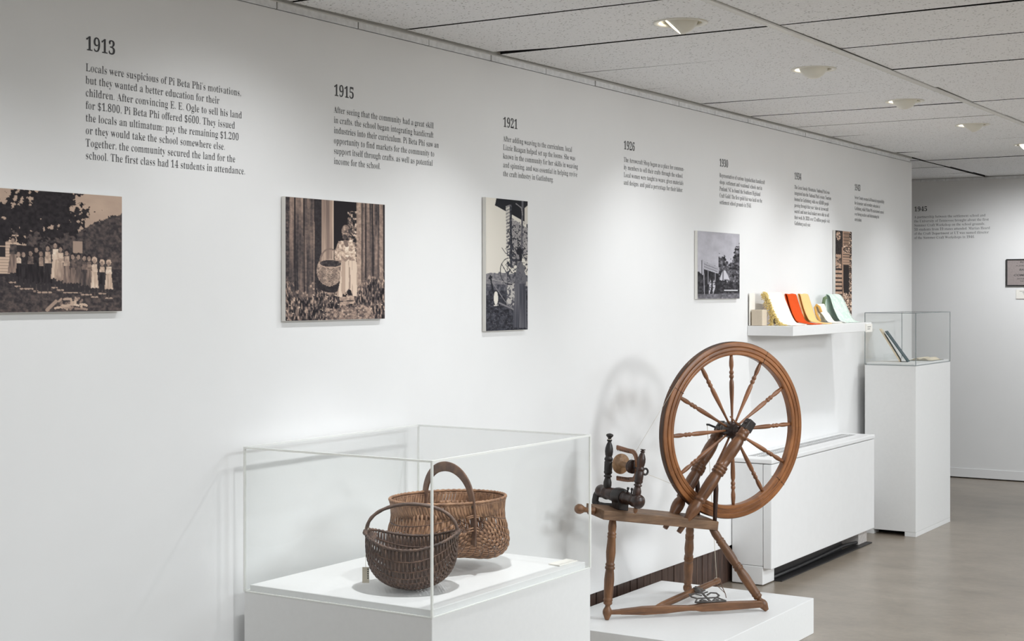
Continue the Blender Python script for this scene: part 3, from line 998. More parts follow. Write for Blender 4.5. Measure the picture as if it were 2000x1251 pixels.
# 5: tall print, steps beside a dark doorway
p = Ink(80, 170, 165, 860, 14); X, Y = p.X, p.Y
n2 = p.fbm(9, 9, 3)
p.a[:] = .13 + .2 * (n2 - .5)
p.put(p.ell(30, 55, 22, 44), .78 - .6 * (n2 > .55)); p.put((X > 78) & (X < 136) & (Y < 150), .66); 
for x in (92, 108, 124):
    p.put(p.line(x, 10, x, 140, 2.2), .2)
for y in (30, 62, 95, 128):
    p.put(p.line(80, y, 136, y, 2.2), .2)
p.put((X > 72) & (X < 78), .7)
p.put((X > 136) | ((X > 78) & (Y > 140) & (Y < 240)), .45 + 1.6 * (n2 - .52))
p.put((X > 74) & (X < 142) & (Y > 215) & (Y < 345), .70 - .35 * ((Y % 26) < 7)); p.put((X > 80) & (X < 134) & (Y > 345) & (Y < 620), .10)
for x in (14, 32, 48):
    p.put(p.ell(x, 255, 9, 16), .7); p.put(p.poly([(x - 10, 270), (x + 10, 270), (x + 11, 380), (x - 9, 380)]), .74 - .5 * (n2 > .52))
for i in range(8):
    y = 400 + i * 42
    p.put((X < 66) & (Y > y) & (Y < y + 26), .70 + .14 * (n2 - .5)); p.put((X < 66) & (Y >= y + 26) & (Y < y + 33), .14)
p.put(p.path([(68, 170), (70, 500), (80, 640)], 4), .62)
p.put((Y > 620 + .25 * (X - 70)) & (X > 80), .66 + 1.2 * (n2 - .55))
p.put((Y > 740) & (X > 60), .66 + 1.5 * (n2 - .58))
photo('tall brown photograph of outdoor steps and a dark doorway, behind the shelf', 8.367, 8.648, 1.322, 1.827, p, BROWN)

# ================================================================== display case in front
CX0, CX1, CY0, CY1 = 0.040, 0.727, 3.297, 4.180
PT = 0.594
t = thing('display_pedestal', 'wide low white pedestal under the acrylic cover with two baskets', 'pedestal', (0.38, 3.74, 0))
o0 = (0.38, 3.74, 0)
mb = MB(); mb.box((CX0 + 0.002, CY0 + 0.002, 0), (CX1 - 0.002, CY1 - 0.002, 0.5745)); mb.build('plinth_box', M['pedestal'], t, o0, 0.002)
mb = MB(); mb.box((CX0 + 0.014, CY0 + 0.014, 0.5745), (CX1 - 0.014, CY1 - 0.014, PT)); mb.build('raised_top', M['pedestal'], t, o0, 0.0015)

def cover(label, lo, hi, th, edge, name='acrylic_cover', ew=None):
    """five clear sheets, with their cut edges as bright strips"""
    (x0, y0, z0), (x1, y1, z1) = lo, hi
    org = ((x0 + x1) / 2, (y0 + y1) / 2, z0)
    t = thing(name, label, 'display cover', org)
    ew = ew or th
    g = 0.0006
    def sheet(a, b):
        m_ = MB(); m_.box(a, b); m_.build('clear_panel', M['acrylic'], t, org)
    sheet((x0 + ew, y0, z0 + .003), (x1 - ew, y0 + th, z1 - ew))
    sheet((x0 + ew, y1 - th, z0 + .003), (x1 - ew, y1, z1 - ew))
    sheet((x0, y0 + ew, z0 + .003), (x0 + th, y1 - ew, z1 - ew))
    sheet((x1 - th, y0 + ew, z0 + .003), (x1, y1 - ew, z1 - ew))
    sheet((x0 + ew, y0 + ew, z1 - th), (x1 - ew, y1 - ew, z1))
    for xa in (x0, x1 - ew):
        for ya in (y0, y1 - ew):
            m_ = MB(); m_.box((xa, ya, z0), (xa + ew, ya + ew, z1 - ew)); m_.build('corner_edge', M[edge], t, org)
    m_ = MB()
    m_.box((x0, y0, z1 - ew), (x1, y0 + ew, z1)); m_.box((x0, y1 - ew, z1 - ew), (x1, y1, z1))
    m_.box((x0, y0 + ew, z1 - ew), (x0 + ew, y1 - ew, z1)); m_.box((x1 - ew, y0 + ew, z1 - ew), (x1, y1 - ew, z1))
    m_.build('top_edge', M[edge], t, org)
    m_ = MB()
    m_.box((x0 + ew, y0, z0), (x1 - ew, y0 + th, z0 + .003)); m_.box((x0 + ew, y1 - th, z0), (x1 - ew, y1, z0 + .003))
    m_.box((x0, y0 + ew, z0), (x0 + th, y1 - ew, z0 + .003)); m_.box((x1 - th, y0 + ew, z0), (x1, y1 - ew, z0 + .003))
    m_.build('bottom_edge', M[edge], t, org)
    return t
cover('large clear acrylic cover over the two woven baskets', (CX0, CY0, 0.5748), (CX1, CY1, 1.004), 0.006, 'acrylic_edge')

# small caption card on the pedestal top
mb = MB(); mb.hexa([(0.637, 4.062, PT + .0006), (0.682, 4.056, PT + .0006), (0.688, 4.160, PT + .0006), (0.643, 4.166, PT + .0006),
                    (0.637, 4.062, PT + .004), (0.682, 4.056, PT + .004), (0.688, 4.160, PT + .004), (0.643, 4.166, PT + .004)])
tag(mb.build('caption_card', M['card'], None, (0.66, 4.11, PT)), 'small white caption card lying at the right end under the acrylic cover', 'card')

# ================================================================== woven baskets
def rib_basket(label, C, e, Re, Rg, Rz, rim_h, name_mat, rib_mat, sad, rows, nribs, lobes, amp, handle_h, handle, gap, thick, exps, group=None):
    """ribs run from handle foot to handle foot, weavers loop from rim to rim under the body"""
    e = Vector(e).normalized(); z = Vector((0, 0, 1)); g = z.cross(e).normalized()
    t = thing('basket', label, 'basket', C)
    O = Vector((0, 0, Rz))
    pe, ps = exps
    def S(th, ps_):
        st = max(1e-4, math.sin(th))
        a = math.cos(th)
        cy = math.cos(ps_); sy = max(0.0, math.sin(ps_))
        gy = Rg * cy * (1 + lobes * 1.25 * sy) * st ** pe
        dent = 1 - lobes * 0.45 * math.exp(-((ps_ - PI / 2) / 0.45) ** 2)
        gz = -Rz * (sy ** ps) * dent * st ** (pe * 0.72)
        bul = 1 + lobes * 0.30 * sy
        return O + e * (a * Re * bul) + g * gy + z * (gz + sad * (a * a - 0.62) * (1 - sy))
    def N(th, ps_):
        h = 1e-3
        d1 = S(min(PI - 1e-3, th + h), ps_) - S(max(1e-3, th - h), ps_)
        d2 = S(th, min(PI, ps_ + h)) - S(th, max(0, ps_ - h))
        n = d1.cross(d2)
        if n.length < 1e-12: return Vector((0, 0, -1)), d2, d1
        n.normalize()
        c = S(th, ps_) - (O + z * (-Rz * 0.3))
        if n.dot(c) < 0: n = -n
        return n, d2.normalized() if d2.length > 1e-9 else e.copy(), d1.normalized()
    mb = MB()
    for i in range(rows):
        th = 0.10 + (PI - 0.20) * (i + 0.5) / rows
        npt = nribs * 5
        pts, nr, wd, hw = [], [], [], []
        for k_ in range(npt + 1):
            ps_ = PI * k_ / npt
            ps_ = min(max(ps_, 0.001), PI - 0.001)
            n, tv, wv = N(th, ps_)
            a0, a1 = S(max(1e-3, th - 0.5 * (PI - 0.2) / rows), ps_), S(min(PI - 1e-3, th + 0.5 * (PI - 0.2) / rows), ps_)
            ph = nribs * ps_
            wob = amp * math.cos(ph + PI * (i % 2))
            pts.append(S(th, ps_) + n * (wob + rnd.uniform(-1, 1) * amp * 0.12)); nr.append(n)
            w_ = (a1 - a0)
            w_ = w_ - n * w_.dot(n)
            hw.append(0.5 * gap * w_.length * (1 + rnd.uniform(-.1, .1))); wd.append(w_.normalized())
        mb.strip(pts, nr, wd, hw, thick)
    mb.build('weavers', name_mat, t)
    mb = MB()
    for j in range(nribs):
        ps_ = PI * (j + 0.5) / nribs
        pts = [S(0.06 + (PI - 0.12) * q / 40, ps_) for q in range(41)]
        mb.tube(pts, [0.0014 + 0.0012 * math.sin(PI * q / 40) for q in range(41)], 6)
    mb.build('ribs', rib_mat, t)
    return t, e, g, z, O, S

# the small dark one in front
c1 = (0.500, 3.514, PT + 0.004)
e1 = Vector((0.835, 0.46, 0)).normalized()
t, e, g, z, O, S = rib_basket('small dark round basket with a thin hoop handle and a paper tag', c1, e1, 0.133, 0.130, 0.150, 0.0,
                              M['splint_dark'], M['splint_rib'], 0.034, 66, 17, 0.0, 0.0020, 0.08, None, 0.90, 0.0009, (0.85, 0.62))
mb = MB()
rim = []
nr = 220
for q in range(nr):
    a = 2 * PI * q / nr
    rim.append(O + e * (0.135 * math.cos(a)) + g * (0.131 * math.copysign(abs(math.sin(a)) ** 0.9, math.sin(a))) + z * (0.034 * (math.cos(a) ** 2 - 0.62) + 0.002))
mb.tube(rim, [0.0042 + 0.0012 * math.cos(q * 2 * PI / nr * 55) + 0.003 * (abs(math.cos(2 * PI * q / nr)) > 0.97) for q in range(nr)], 8, closed=True)
mb.build('rim', M['splint_dark'], t)
mb = MB()
hp = [O + e * (0.133 * math.cos(PI * q / 40)) + z * (0.015 + 0.080 * math.sin(PI * q / 40) ** 0.9) for q in range(41)]
mb.tube(hp, [0.0052 + 0.0005 * math.sin(q * 1.7) for q in range(41)], 10)
hd = mb.build('handle', M['handle_dark'], t)
# woven ear where the handle meets the rim
for sgn in (-1, 1):
    mb = MB()
    for i in range(9):
        f = i / 8
        a = 0.10 + 0.34 * f
        pts = []
        for q in range(13):
            ps_ = -0.55 + (q / 12) * 1.1
            bx = O + e * (sgn * (0.137 - 0.013 * f - 0.02 * f * abs(ps_))) + g * (0.055 * ps_ * 2 * (0.4 + .6 * f)) + z * (0.012 - 0.040 * f * math.cos(ps_ * 2.2))
            pts.append(bx)
        mb.tube(pts, 0.0032, 6)
    mb.build('ear', M['splint_dark'], t)
# white tie and hanging tag at the left end
lp = O - e * 0.134 + z * 0.016
mb = MB()
mb.tube([lp + Vector((0.006 * math.cos(a), 0.002 * math.sin(a), 0.009 * math.sin(a))) + z * .006 for a in [2 * PI * i / 16 for i in range(16)]], 0.0011, 6, closed=True)
tagx = lp + Vector((0.002, -0.006, 0))
mb.tube([lp + z * 0.004, tagx - z * 0.03, Vector((tagx.x, tagx.y, 0.058))], 0.0006, 5)
sd = mb.build('tag_string', M['string'], t)
mb = MB()
u = Vector((0.845, 0.535, 0))
cc = Vector((tagx.x, tagx.y, 0.034))
n_ = Vector((0.535, -0.845, 0))
mb.hexa([cc + u * a + n_ * b + z * h_ for h_ in (-0.020, 0.026) for a, b in ((-.010, -.0006), (.010, -.0006), (.010, .0006), (-.010, .0006))])
tg = mb.build('paper_tag', M['tag'], t)
mb = MB()
for i in range(5):
    q = cc + u * 0.0065 + n_ * 0.0009 + z * (0.020 - i * 0.0065)
    mb.hexa([q + u * a + n_ * b + z * h_ for h_ in (-0.0018, 0.0018) for a, b in ((-.0018, -.0003), (.0018, -.0003), (.0018, .0003), (-.0018, .0003))])
mb.build('lettering', M['ink'], tg)

# the large brown one behind
c2 = (0.408, 3.832, PT + 0.004)
e2 = Vector((0.90, -0.43, 0)).normalized()
t, e, g, z, O, S = rib_basket('large brown two-lobed basket with a broad bentwood handle', c2, e2, 0.134, 0.178, 0.193, 0.0,
                              M['splint_brown'], M['splint_rib'], 0.0, 58, 23, 0.42, 0.0024, 0.1, None, 0.93, 0.0011, (0.62, 0.55))
# upright splint band round the mouth
mb = MB()
def R2(a, h):
    k_ = 1 + 0.45 * h
    return O + e * (0.150 * k_ * math.cos(a)) + g * (0.187 * k_ * math.sin(a)) + z * (h - 0.006)
nb = 116
for q in range(nb):
    a = 2 * PI * (q + 0.5) / nb
    w_ = (R2(a + 0.01, 0) - R2(a - 0.01, 0)).normalized()
    pts = [R2(a + 0.04, -0.012), R2(a, 0.002), R2(a - 0.02, 0.018), R2(a - 0.04, 0.034)]
    nn = w_.cross(z)
    mb.strip(pts, [nn] * 4, [w_] * 4, 0.0047 * rnd.uniform(.9, 1.12), 0.0014)
mb.build('mouth_band', M['splint_brown'], t)
mb = MB()
for h_, rr in ((0.034, 0.0045), (0.026, 0.0022)):
    pts = [R2(2 * PI * q / 260, h_) for q in range(260)]
    mb.tube(pts, [rr + 0.0010 * math.cos(q * 2 * PI / 260 * 65) for q in range(260)], 8, closed=True)
mb.build('rim', M['splint_brown'], t)
mb = MB()
hp = []
for q in range(61):
    f = q / 60
    a = PI * f
    r_ = 0.150
    hp.append(O + e * (r_ * math.cos(a)) + z * (0.004 + 0.120 * math.sin(a) ** 0.85))
hp = [O + e * 0.152 - z * 0.10, O + e * 0.158 - z * 0.05, O + e * 0.155 - z * 0.015] + hp + [O - e * 0.154 - z * 0.015, O - e * 0.160 - z * 0.05, O - e * 0.155 - z * 0.10]
mb.tube(hp, 0.01, 12, flat=(0.0155, 0.0030), up=g)
hd = mb.build('handle', M['handle_brown'], t)
mb = MB()
q = O + e * 0.152 + z * 0.016
mb.lathe([(0, .0055), (.7, .0055), (1, .003)], q, q + e * 0.006, 12)
mb.build('peg', M['wood_black'], hd)
for h_ in (-0.012, -0.017, -0.05, -0.058):
    mb = MB()
    pts = [O + e * (0.150 + 0.010 * math.cos(a)) + g * (0.021 * math.sin(a)) + z * (h_ + .003 * math.cos(2 * a)) for a in [-PI / 2 + PI * i / 12 for i in range(13)]]
    mb.tube(pts, 0.0026, 6)
    mb.build('lashing', M['splint_brown'], t)

# ================================================================== low plinth and spinning wheel
PZ = 0.151
mb = MB(); mb.box((0.030, 5.036, 0.0), (0.757, 6.078, PZ))
tag(mb.build('floor_plinth', M['pedestal'], None, (0.39, 5.56, 0), 0.002), 'low square white plinth on the floor carrying the spinning wheel', 'plinth')

AL = math.radians(27)
SW = thing('spinning_wheel', 'old turned wood spinning wheel with a twelve-spoke wheel on the low white plinth', 'spinning wheel',
           (0.212, 5.227, PZ), PI / 2 - AL)
# own frame: x along the bench, y towards the wall, z up.  L(s, o, z): o is the offset towards the room
def L(s, o, z): return Vector((s, -o, z))

# bench plank, sloping down to the wheel end
mb = MB()
B = [(-0.060, 0.064, 0.414), (0.513, 0.064, 0.324), (0.520, -0.066, 0.336), (-0.058, -0.066, 0.427)]
top = [(-0.057, 0.064, 0.451), (0.518, 0.064, 0.361), (0.525, -0.066, 0.373), (-0.055, -0.066, 0.464)]
c8 = [L(*q) for q in B] + [L(*q) for q in top]
off = Vector((3, 1, 2))
mb.hexa(c8, grain=[off + Vector((p.z, p.y, p.x)) for p in c8])
mb.build('bench', M['wood_bench'], SW, None, 0.0025)
def bench_z(s, o=0.0, top=True):
    return (0.4515 if top else 0.414) - 0.1565 * (s + 0.057) - 0.095 * (o - 0.064)

LEG = [(0, .0100), (.06, .0140), (.11, .0170), (.15, .0160), (.17, .0145), (.178, .0178), (.192, .0178), (.198, .0150), (.206, .0178), (.220, .0178),
       (.227, .0162), (.30, .0182), (.36, .0195), (.41, .0180), (.45, .0160), (.462, .0158), (.470, .0188), (.484, .0188), (.490, .0162), (.500, .0198),
       (.516, .0202), (.524, .0165), (.56, .0185), (.62, .0204), (.70, .0195), (.78, .0178), (.795, .0170), (.803, .0186), (.818, .0186), (.826, .0162),
       (.836, .0182), (.850, .0176), (.860, .0115), (.870, .0098), (.882, .0115), (.905, .0172), (.925, .0190), (.945, .0182), (.975, .0125), (1.0, .0085)]
def leg(a, b, k_=1.0):
    mb = MB(); mb.lathe([(t, r * k_) for t, r in LEG], L(*a), L(*b), 22); mb.build('leg', M['wood_leg'], SW)
leg((0.030, 0.0, 0.420), (0.0, 0.0, 0.0015))
leg((0.492, 0.034, 0.346), (0.658, 0.202, 0.004), 1.02)
leg((0.452, -0.045, 0.350), (0.600, -0.258, 0.003), 1.02)

# wheel posts
POST = [(0, .0105), (.06, .0120), (.105, .0130), (.12, .0160), (.15, .0185), (.19, .0240), (.225, .0262), (.262, .0250), (.290, .0200), (.298, .0196), (.304, .0248),
        (.318, .0252), (.326, .0215), (.336, .0232), (.42, .0258), (.49, .0262), (.545, .0236), (.565, .0215), (.571, .0272), (.586, .0278), (.593, .0232),
        (.599, .0282), (.616, .0284), (.623, .0232), (.629, .0270), (.644, .0270), (.652, .0205), (.70, .0225), (.77, .0258), (.83, .0262), (.89, .0232),
        (.915, .0195), (.921, .0250), (.938, .0262), (.947, .0212), (.955, .0235), (1.0, .0220)]
def post(a, b, seg=26):
    mb = MB(); mb.lathe(POST, L(*a), L(*b), seg)
    p = mb.build('upright', M['wood_post'], SW)
    d = (L(*b) - L(*a)).normalized()
    e_ = L(*b) + d * 0.012
    # dark slotted head that carries the axle
    mb = MB()
    y_ = Vector((0, 1, 0)); x_ = d.cross(y_).normalized(); y_ = x_.cross(d)
    cs = []
    for h_, k_ in ((-0.016, 1.0), (0.034, .93)):
        for a_, b_ in ((-1, -1), (1, -1), (1, 1), (-1, 1)):
            cs.append(e_ + d * h_ + x_ * (a_ * .0205 * k_) + y_ * (b_ * .0185 * k_))
    mb.hexa(cs)
    mb.build('axle_head', M['wood_black'], p, None, 0.004, 3)
    mb = MB(); q = e_ + d * 0.012
    mb.lathe([(0, .007), (1, .007)], q - x_ * 0.023, q + x_ * 0.023, 10)
    mb.build('wedge', M['wood_dark'], p)
    return p
post((0.325, 0.044, 0.330), (0.640, 0.087, 0.738))
post((0.320, -0.042, 0.336), (0.640, -0.086, 0.716))
# thin braces at the wheel end
BR = [(0, .0078), (.25, .0085), (.45, .0100), (.47, .0088), (.48, .0100), (.75, .0105), (.92, .0070), (1, .0060)]
for a, b in (((0.507, 0.050, 0.350), (0.506, 0.062, 0.545)), ((0.500, -0.052, 0.362), (0.502, -0.062, 0.545))):
    mb = MB(); mb.lathe(BR, L(*a), L(*b), 14); mb.build('brace', M['wood_dark'], SW)

# wheel
WC = (0.640, 0.0, 0.730)
R0 = 0.372
tl = math.radians(1.2)
Wc = L(*WC)
ax = Vector((0, -math.cos(tl), math.sin(tl) * -1)).normalized()     # towards the room
vx = Vector((1, 0, 0)); vz = vx.cross(ax).normalized() * 1.0
if vz.z < 0: vz = -vz
def rimlathe(prof, seg, name, mat, parent):
    """prof: (radius, axial) closed loop"""
    mb = MB()
    V, G, F = [], [], []
    n = len(prof)
    for s in range(seg):
        q = 2 * PI * s / seg
        rd = vx * math.cos(q) + vz * math.sin(q)
        for r, a_ in prof:
            V.append(Wc + rd * r + ax * a_); G.append(Vector((r + (0.7 * int(q / (PI / 2) - .3)), a_, q * 0.35)))
    for s in range(seg):
        s2 = (s + 1) % seg
        for i in range(n):
            j = (i + 1) % n
            F.append((s * n + i, s * n + j, s2 * n + j, s2 * n + i))
    mb.add(V, F, G, True)
    return mb.build(name, mat, parent)
half = [(0.372, .0), (0.3722, .0125), (0.3700, .0165), (0.3660, .0182), (0.3545, .0186), (0.3525, .0150), (0.3505, .0146), (0.3490, .0180), (0.3465, .0192), (0.3370, .0192),
        (0.3350, .0150), (0.3330, .0146), (0.3315, .0172), (0.3290, .0180), (0.3200, .0172), (0.3172, .0140), (0.3165, .0)]
prof = half + [(r, -a_) for r, a_ in reversed(half[1:-1])]
rim = rimlathe(prof, 144, 'wheel_rim', M['wood_rim'], SW)
# smooth shading with crisp moulding lines
for m_ in (rim,):
    es = m_.modifiers.new('edges', 'EDGE_SPLIT'); es.split_angle = math.radians(38)
band = [(0.3724, -.0128), (0.3736, -.0100), (0.3716, -.0060), (0.3736, 0.0), (0.3716, .0060), (0.3736, .0100), (0.3724, .0128), (0.3700, .0128), (0.3700, -.0128)]
rimlathe(band, 144, 'cord_groove', M['wood_edge'], rim)
# joints of the four felloes
for q in (math.radians(149), math.radians(-42), math.radians(62), math.radians(238)):
    rd = vx * math.cos(q) + vz * math.sin(q); tg_ = vz * math.cos(q) - vx * math.sin(q)
    mb = MB()
    cs = [Wc + rd * r + ax * a_ + tg_ * b_ for r in (0.3168, 0.3712) for a_, b_ in ((-.0194, -.0006), (.0194, -.0006), (.0194, .0006), (-.0194, .0006))]
    mb.hexa(cs); mb.build('felloe_joint', M['wood_edge'], rim)
# hub
mb = MB()
HUB = [(0, .021), (.06, .024), (.12, .0285), (.2, .0285), (.23, .026), (.27, .0345), (.42, .0365), (.58, .0365), (.73, .0345), (.77, .026), (.8, .0285), (.88, .0285), (.94, .024), (1, .020)]
mb.lathe(HUB, Wc - ax * 0.058, Wc + ax * 0.058, 30)
hub = mb.build('hub', M['wood_dark'], SW)
mb = MB(); mb.lathe([(0, .006), (1, .006)], Wc - ax * 0.112, Wc + ax * 0.104, 12)
mb.tube([Wc - ax * 0.108, Wc - ax * 0.116 + vz * 0.004 - vx * .01, Wc - ax * 0.118 - vx * 0.03 + vz * .012, Wc - ax * 0.130 - vx * 0.034 + vz * .012], 0.0045, 8)
mb.build('axle', M['black_metal'], hub)
SPK = [(0, .0045), (.10, .0048), (.28, .0066), (.42, .0090), (.52, .0098), (.60, .0092), (.635, .0062), (.645, .0060), (.655, .0084), (.675, .0098), (.695, .0084),
       (.705, .0066), (.715, .0084), (.735, .0098), (.755, .0084), (.765, .0062), (.785, .0066), (.83, .0092), (.88, .0094), (.94, .0078), (1.0, .0058)]
for i in range(12):
    q = math.radians(92 - 30 * i)
    rd = vx * math.cos(q) + vz * math.sin(q)
    mb = MB(); mb.lathe(SPK, Wc + rd * 0.030, Wc + rd * 0.321, 14)
    mb.build('spoke', M['wood_spoke'], SW)
# light peg stuck in the near head
mb = MB(); mb.lathe([(0, .0026), (.5, .0034), (1, .0030)], Wc + ax * 0.060 + vx * 0.012 + vz * 0.006, Wc + ax * 0.066 - vx * 0.066 + vz * 0.066, 10)
mb.build('peg', M['wood_spoke'], hub)

# spinning head: cross bar, two maidens, flyer and bobbin
ms = 0.063
MOA = [(0, .012), (.012, .024), (.04, .0270), (.10, .0262), (.15, .0235), (.165, .0275), (.20, .0280), (.215, .0235), (.25, .0240), (.33, .0270), (.40, .0265), (.44, .0225),
       (.455, .0285), (.58, .0290), (.595, .0240), (.61, .0262), (.63, .0262), (.64, .0238), (.66, .0262), (.68, .0262), (.69, .0235), (.75, .0225), (.80, .0235), (.83, .0262),
       (.845, .0225), (.87, .0258), (.92, .0288), (.955, .0270), (.985, .0190), (1.0, .0070)]
mb = MB(); mb.lathe(MOA, L(ms, -0.148, 0.497), L(ms, 0.150, 0.484), 28)
moa = mb.build('mother_of_all', M['wood_dark'], SW)
mb = MB()
mb.hexa([L(ms - .024, -.022, 0.444), L(ms + .024, -.022, 0.436), L(ms + .024, .026, 0.430), L(ms - .024, .026, 0.440), L(ms - .027, -.024, 0.486), L(ms + .027, -.024, 0.486), L(ms + .027, .028, 0.480), L(ms - .027, .028, 0.480)])
mb.lathe([(0, .0320), (.25, .0345), (.75, .0345), (1, .0320)], L(ms, -.026, 0.4915), L(ms, .028, 0.4895), 18)
mb.build('collar', M['wood_black'], moa, None, 0.004, 2)
mb = MB()
bp = [(ms - .004, -.142, 0.497), (ms - .014, -.150, 0.476), (ms - .020, -.150, 0.452), (ms - .012, -.138, 0.438), (ms - .002, -.110, 0.436), (ms, -.070, 0.440), (ms, -.020, 0.444)]
sm = []
for i in range(len(bp) - 1):
    for q in range(4):
        sm.append(Vector(bp[i]).lerp(Vector(bp[i + 1]), q / 4))
sm.append(Vector(bp[-1]))
mb.tube([L(*q) for q in sm], 0.01, 12, flat=(0.015, 0.0085), up=(1, 0, 0))
mb.build('slide_bracket', M['wood_black'], moa)
MAID = [(0, .0090), (.03, .0130), (.08, .0168), (.14, .0170), (.20, .0130), (.225, .0118), (.235, .0165), (.255, .0168), (.268, .0125), (.285, .0130), (.295, .0165), (.32, .0178), (.345, .0160),
        (.36, .0168), (.50, .0168), (.515, .0142), (.53, .0172), (.56, .0176), (.58, .0142), (.60, .0132), (.62, .0152), (.68, .0168), (.74, .0160), (.80, .0120), (.845, .0075), (.855, .0070),
        (.865, .0100), (.885, .0108), (.90, .0070), (.915, .0068), (.93, .0095), (.955, .0148), (.975, .0150), (.99, .0110), (1.0, .003)]
MAID2 = [(t / .915, r) for t, r in MAID if t <= .87] + [(.962, .0092), (.968, .0056), (.98, .0060), (.988, .0112), (1.0, .0100)]
mb = MB(); mb.lathe(MAID, L(ms, -.090, 0.505), L(ms + .012, -.088, 0.736), 22)
m1 = mb.build('maiden', M['wood_black'], SW)
mb = MB(); mb.lathe(MAID2, L(ms, .112, 0.495), L(ms + .024, .126, 0.690), 22)
m2 = mb.build('maiden', M['wood_dark'], SW)
mb = MB(); mb.tube([L(ms + .0105 + .0075 * math.cos(a), -.088 + .0075 * math.sin(a), 0.7115) for a in [2 * PI * i / 16 for i in range(16)]], 0.0014, 6, closed=True)
mb.build('thread_tie', M['string'], m1)
mb = MB(); mb.lathe([(0, .005), (.5, .0085), (.8, .0075), (1, .003)], L(ms, .112, 0.468), L(ms - .004, .112, 0.436), 14)
mb.build('tenon', M['wood_leg'], m2)
for dy in (.018, .044):
    mb = MB(); mb.lathe([(0, .0030), (.6, .0030), (.65, .0058), (1, .0050)], L(ms + .004, dy + .03, 0.508), L(ms + .008, dy + .03, 0.532), 10); mb.build('key', M['wood_black'], moa)
# leather bearing loop outside the near maiden
mb = MB(); mb.tube([L(ms + .038 + .012 * math.cos(a), .122, 0.600 + .012 * math.sin(a)) for a in [2 * PI * i / 24 for i in range(24)]], 0.0042, 8, closed=True)
mb.build('bearing_loop', M['wood_black'], m2)
# flyer
fz = 0.620
fs = ms + .010
mb = MB(); mb.lathe([(0, .0035), (1, .0035)], L(fs, -.090, fz - .004), L(fs + .002, .128, fz - .006), 10)
spd = mb.build('spindle', M['black_metal'], SW)
mb = MB()
arm = []
for i in range(33):
    a = -PI / 2 + PI * i / 32
    arm.append(L(fs + .004, 0.062 + .038 * math.cos(a) ** 0.8, fz + .056 * math.sin(a)))
arm = [L(fs - .002, -.030, fz - .060), L(fs, 0.010, fz - .060), L(fs + .002, 0.040, fz - .059)] + arm + [L(fs + .002, 0.040, fz + .057), L(fs, 0.010, fz + .060), L(fs - .002, -.030, fz + .064)]
mb.tube(arm, 0.006, 10, flat=(0.0095, 0.0048), up=(1, 0, 0))
fly = mb.build('flyer', M['wood_spoke'], SW)
for k_ in range(8):
    for sg in (-1, 1):
        y_ = -0.022 + k_ * 0.011
        mb = MB(); mb.tube([L(fs - .006, y_, fz + sg * .058), L(fs - .006, y_, fz + sg * .050)], 0.0011, 5); mb.build('hook', M['black_metal'], fly)
# bobbin with its pale end disc
mb = MB()
mb.lathe([(0, .040), (.04, .0412), (.10, .0412), (.13, .040), (.16, .016), (.25, .0125), (.9, .0115), (1.0, .0115)], L(fs, -.012, fz), L(fs + .001, .066, fz - .003), 32)
mb.build('bobbin', M['wood_pale'], SW)
mb = MB()
mb.lathe([(0, .026), (.15, .0275), (.4, .0275), (.5, .024), (.6, .0275), (.85, .0275), (1, .025)], L(fs, .062, fz - .003), L(fs, .082, fz - .004), 28)
mb.build('whorl', M['wood_dark'], SW)
mb = MB(); mb.lathe([(0, .012), (.3, .0165), (.6, .013), (1, .006)], L(fs, -.012, fz), L(fs, .016 - .05, fz), 20); mb.build('bobbin_nose', M['wood_pale'], SW)

# tension screw through the end of the bench
SCR = [(0, .004), (.04, .014), (.12, .0195), (.22, .0200), (.32, .0150), (.38, .0110), (.44, .0105), (.5, .0100), (.56, .0090), (.60, .0165), (.66, .0172), (.70, .0120), (.74, .0155), (.80, .0158), (.84, .0110), (1, .0105)]
mb = MB(); mb.lathe(SCR, L(-0.148, -0.004, 0.457), L(-0.040, -0.004, 0.437), 22)
mb.build('tension_screw', M['wood_leg'], SW)

# treadle
F0, F1 = Vector(L(0.0, 0.0, 0.034)), Vector(L(0.658, 0.202, 0.036))
d = (F1 - F0).normalized(); n_ = Vector((0, 0, 1)).cross(d).normalized(); z_ = d.cross(n_)
prof = [(.020, .008, .009), (.08, .0095, .010), (.085, .0105, .0105), (.17, .014, .0115), (.22, .0165, .0125), (.36, .0160, .0125), (.42, .0130, .012), (.50, .0100, .0115), (.545, .0115, .0125),
        (.58, .0165, .0135), (.70, .0175, .014), (.82, .0160, .0135), (.90, .0145, .0125), (.955, .0140, .0115), (.972, .0095, .009)]
mb = MB(); V, G, F = [], [], []
Ln = (F1 - F0).length
for t_, h_, w_ in prof:
    for a_, b_ in ((-1, -1), (1, -1), (1, 1), (-1, 1)):
        V.append(F0 + d * (t_ * Ln) + n_ * (a_ * w_) + z_ * (b_ * h_ - .004)); G.append(Vector((a_ * w_ + 5, b_ * h_, t_ * Ln)))
for i in range(len(prof) - 1):
    for s in range(4):
        s2 = (s + 1) % 4
        F.append((i * 4 + s, i * 4 + s2, i * 4 + 4 + s2, i * 4 + 4 + s))
F += [(3, 2, 1, 0), tuple((len(prof) - 1) * 4 + s for s in range(4))]
mb.add(V, F, G)
mb.build('treadle_bar', M['wood_leg'], SW, None, 0.003, 2)
A0 = F0 + d * (.300 * Ln) + Vector((0, 0, 0.004))
A1 = L(0.648, -0.100, 0.078)
mb = MB()
mb.lathe([(0, .009), (.10, .0135), (.3, .0150), (.6, .0135), (.80, .0125), (.90, .0120), (.915, .0100), (.925, .0130), (.985, .0135), (1, .0110)], A0, A1, 16)
arm_o = mb.build('treadle_arm', M['wood_leg'], SW)
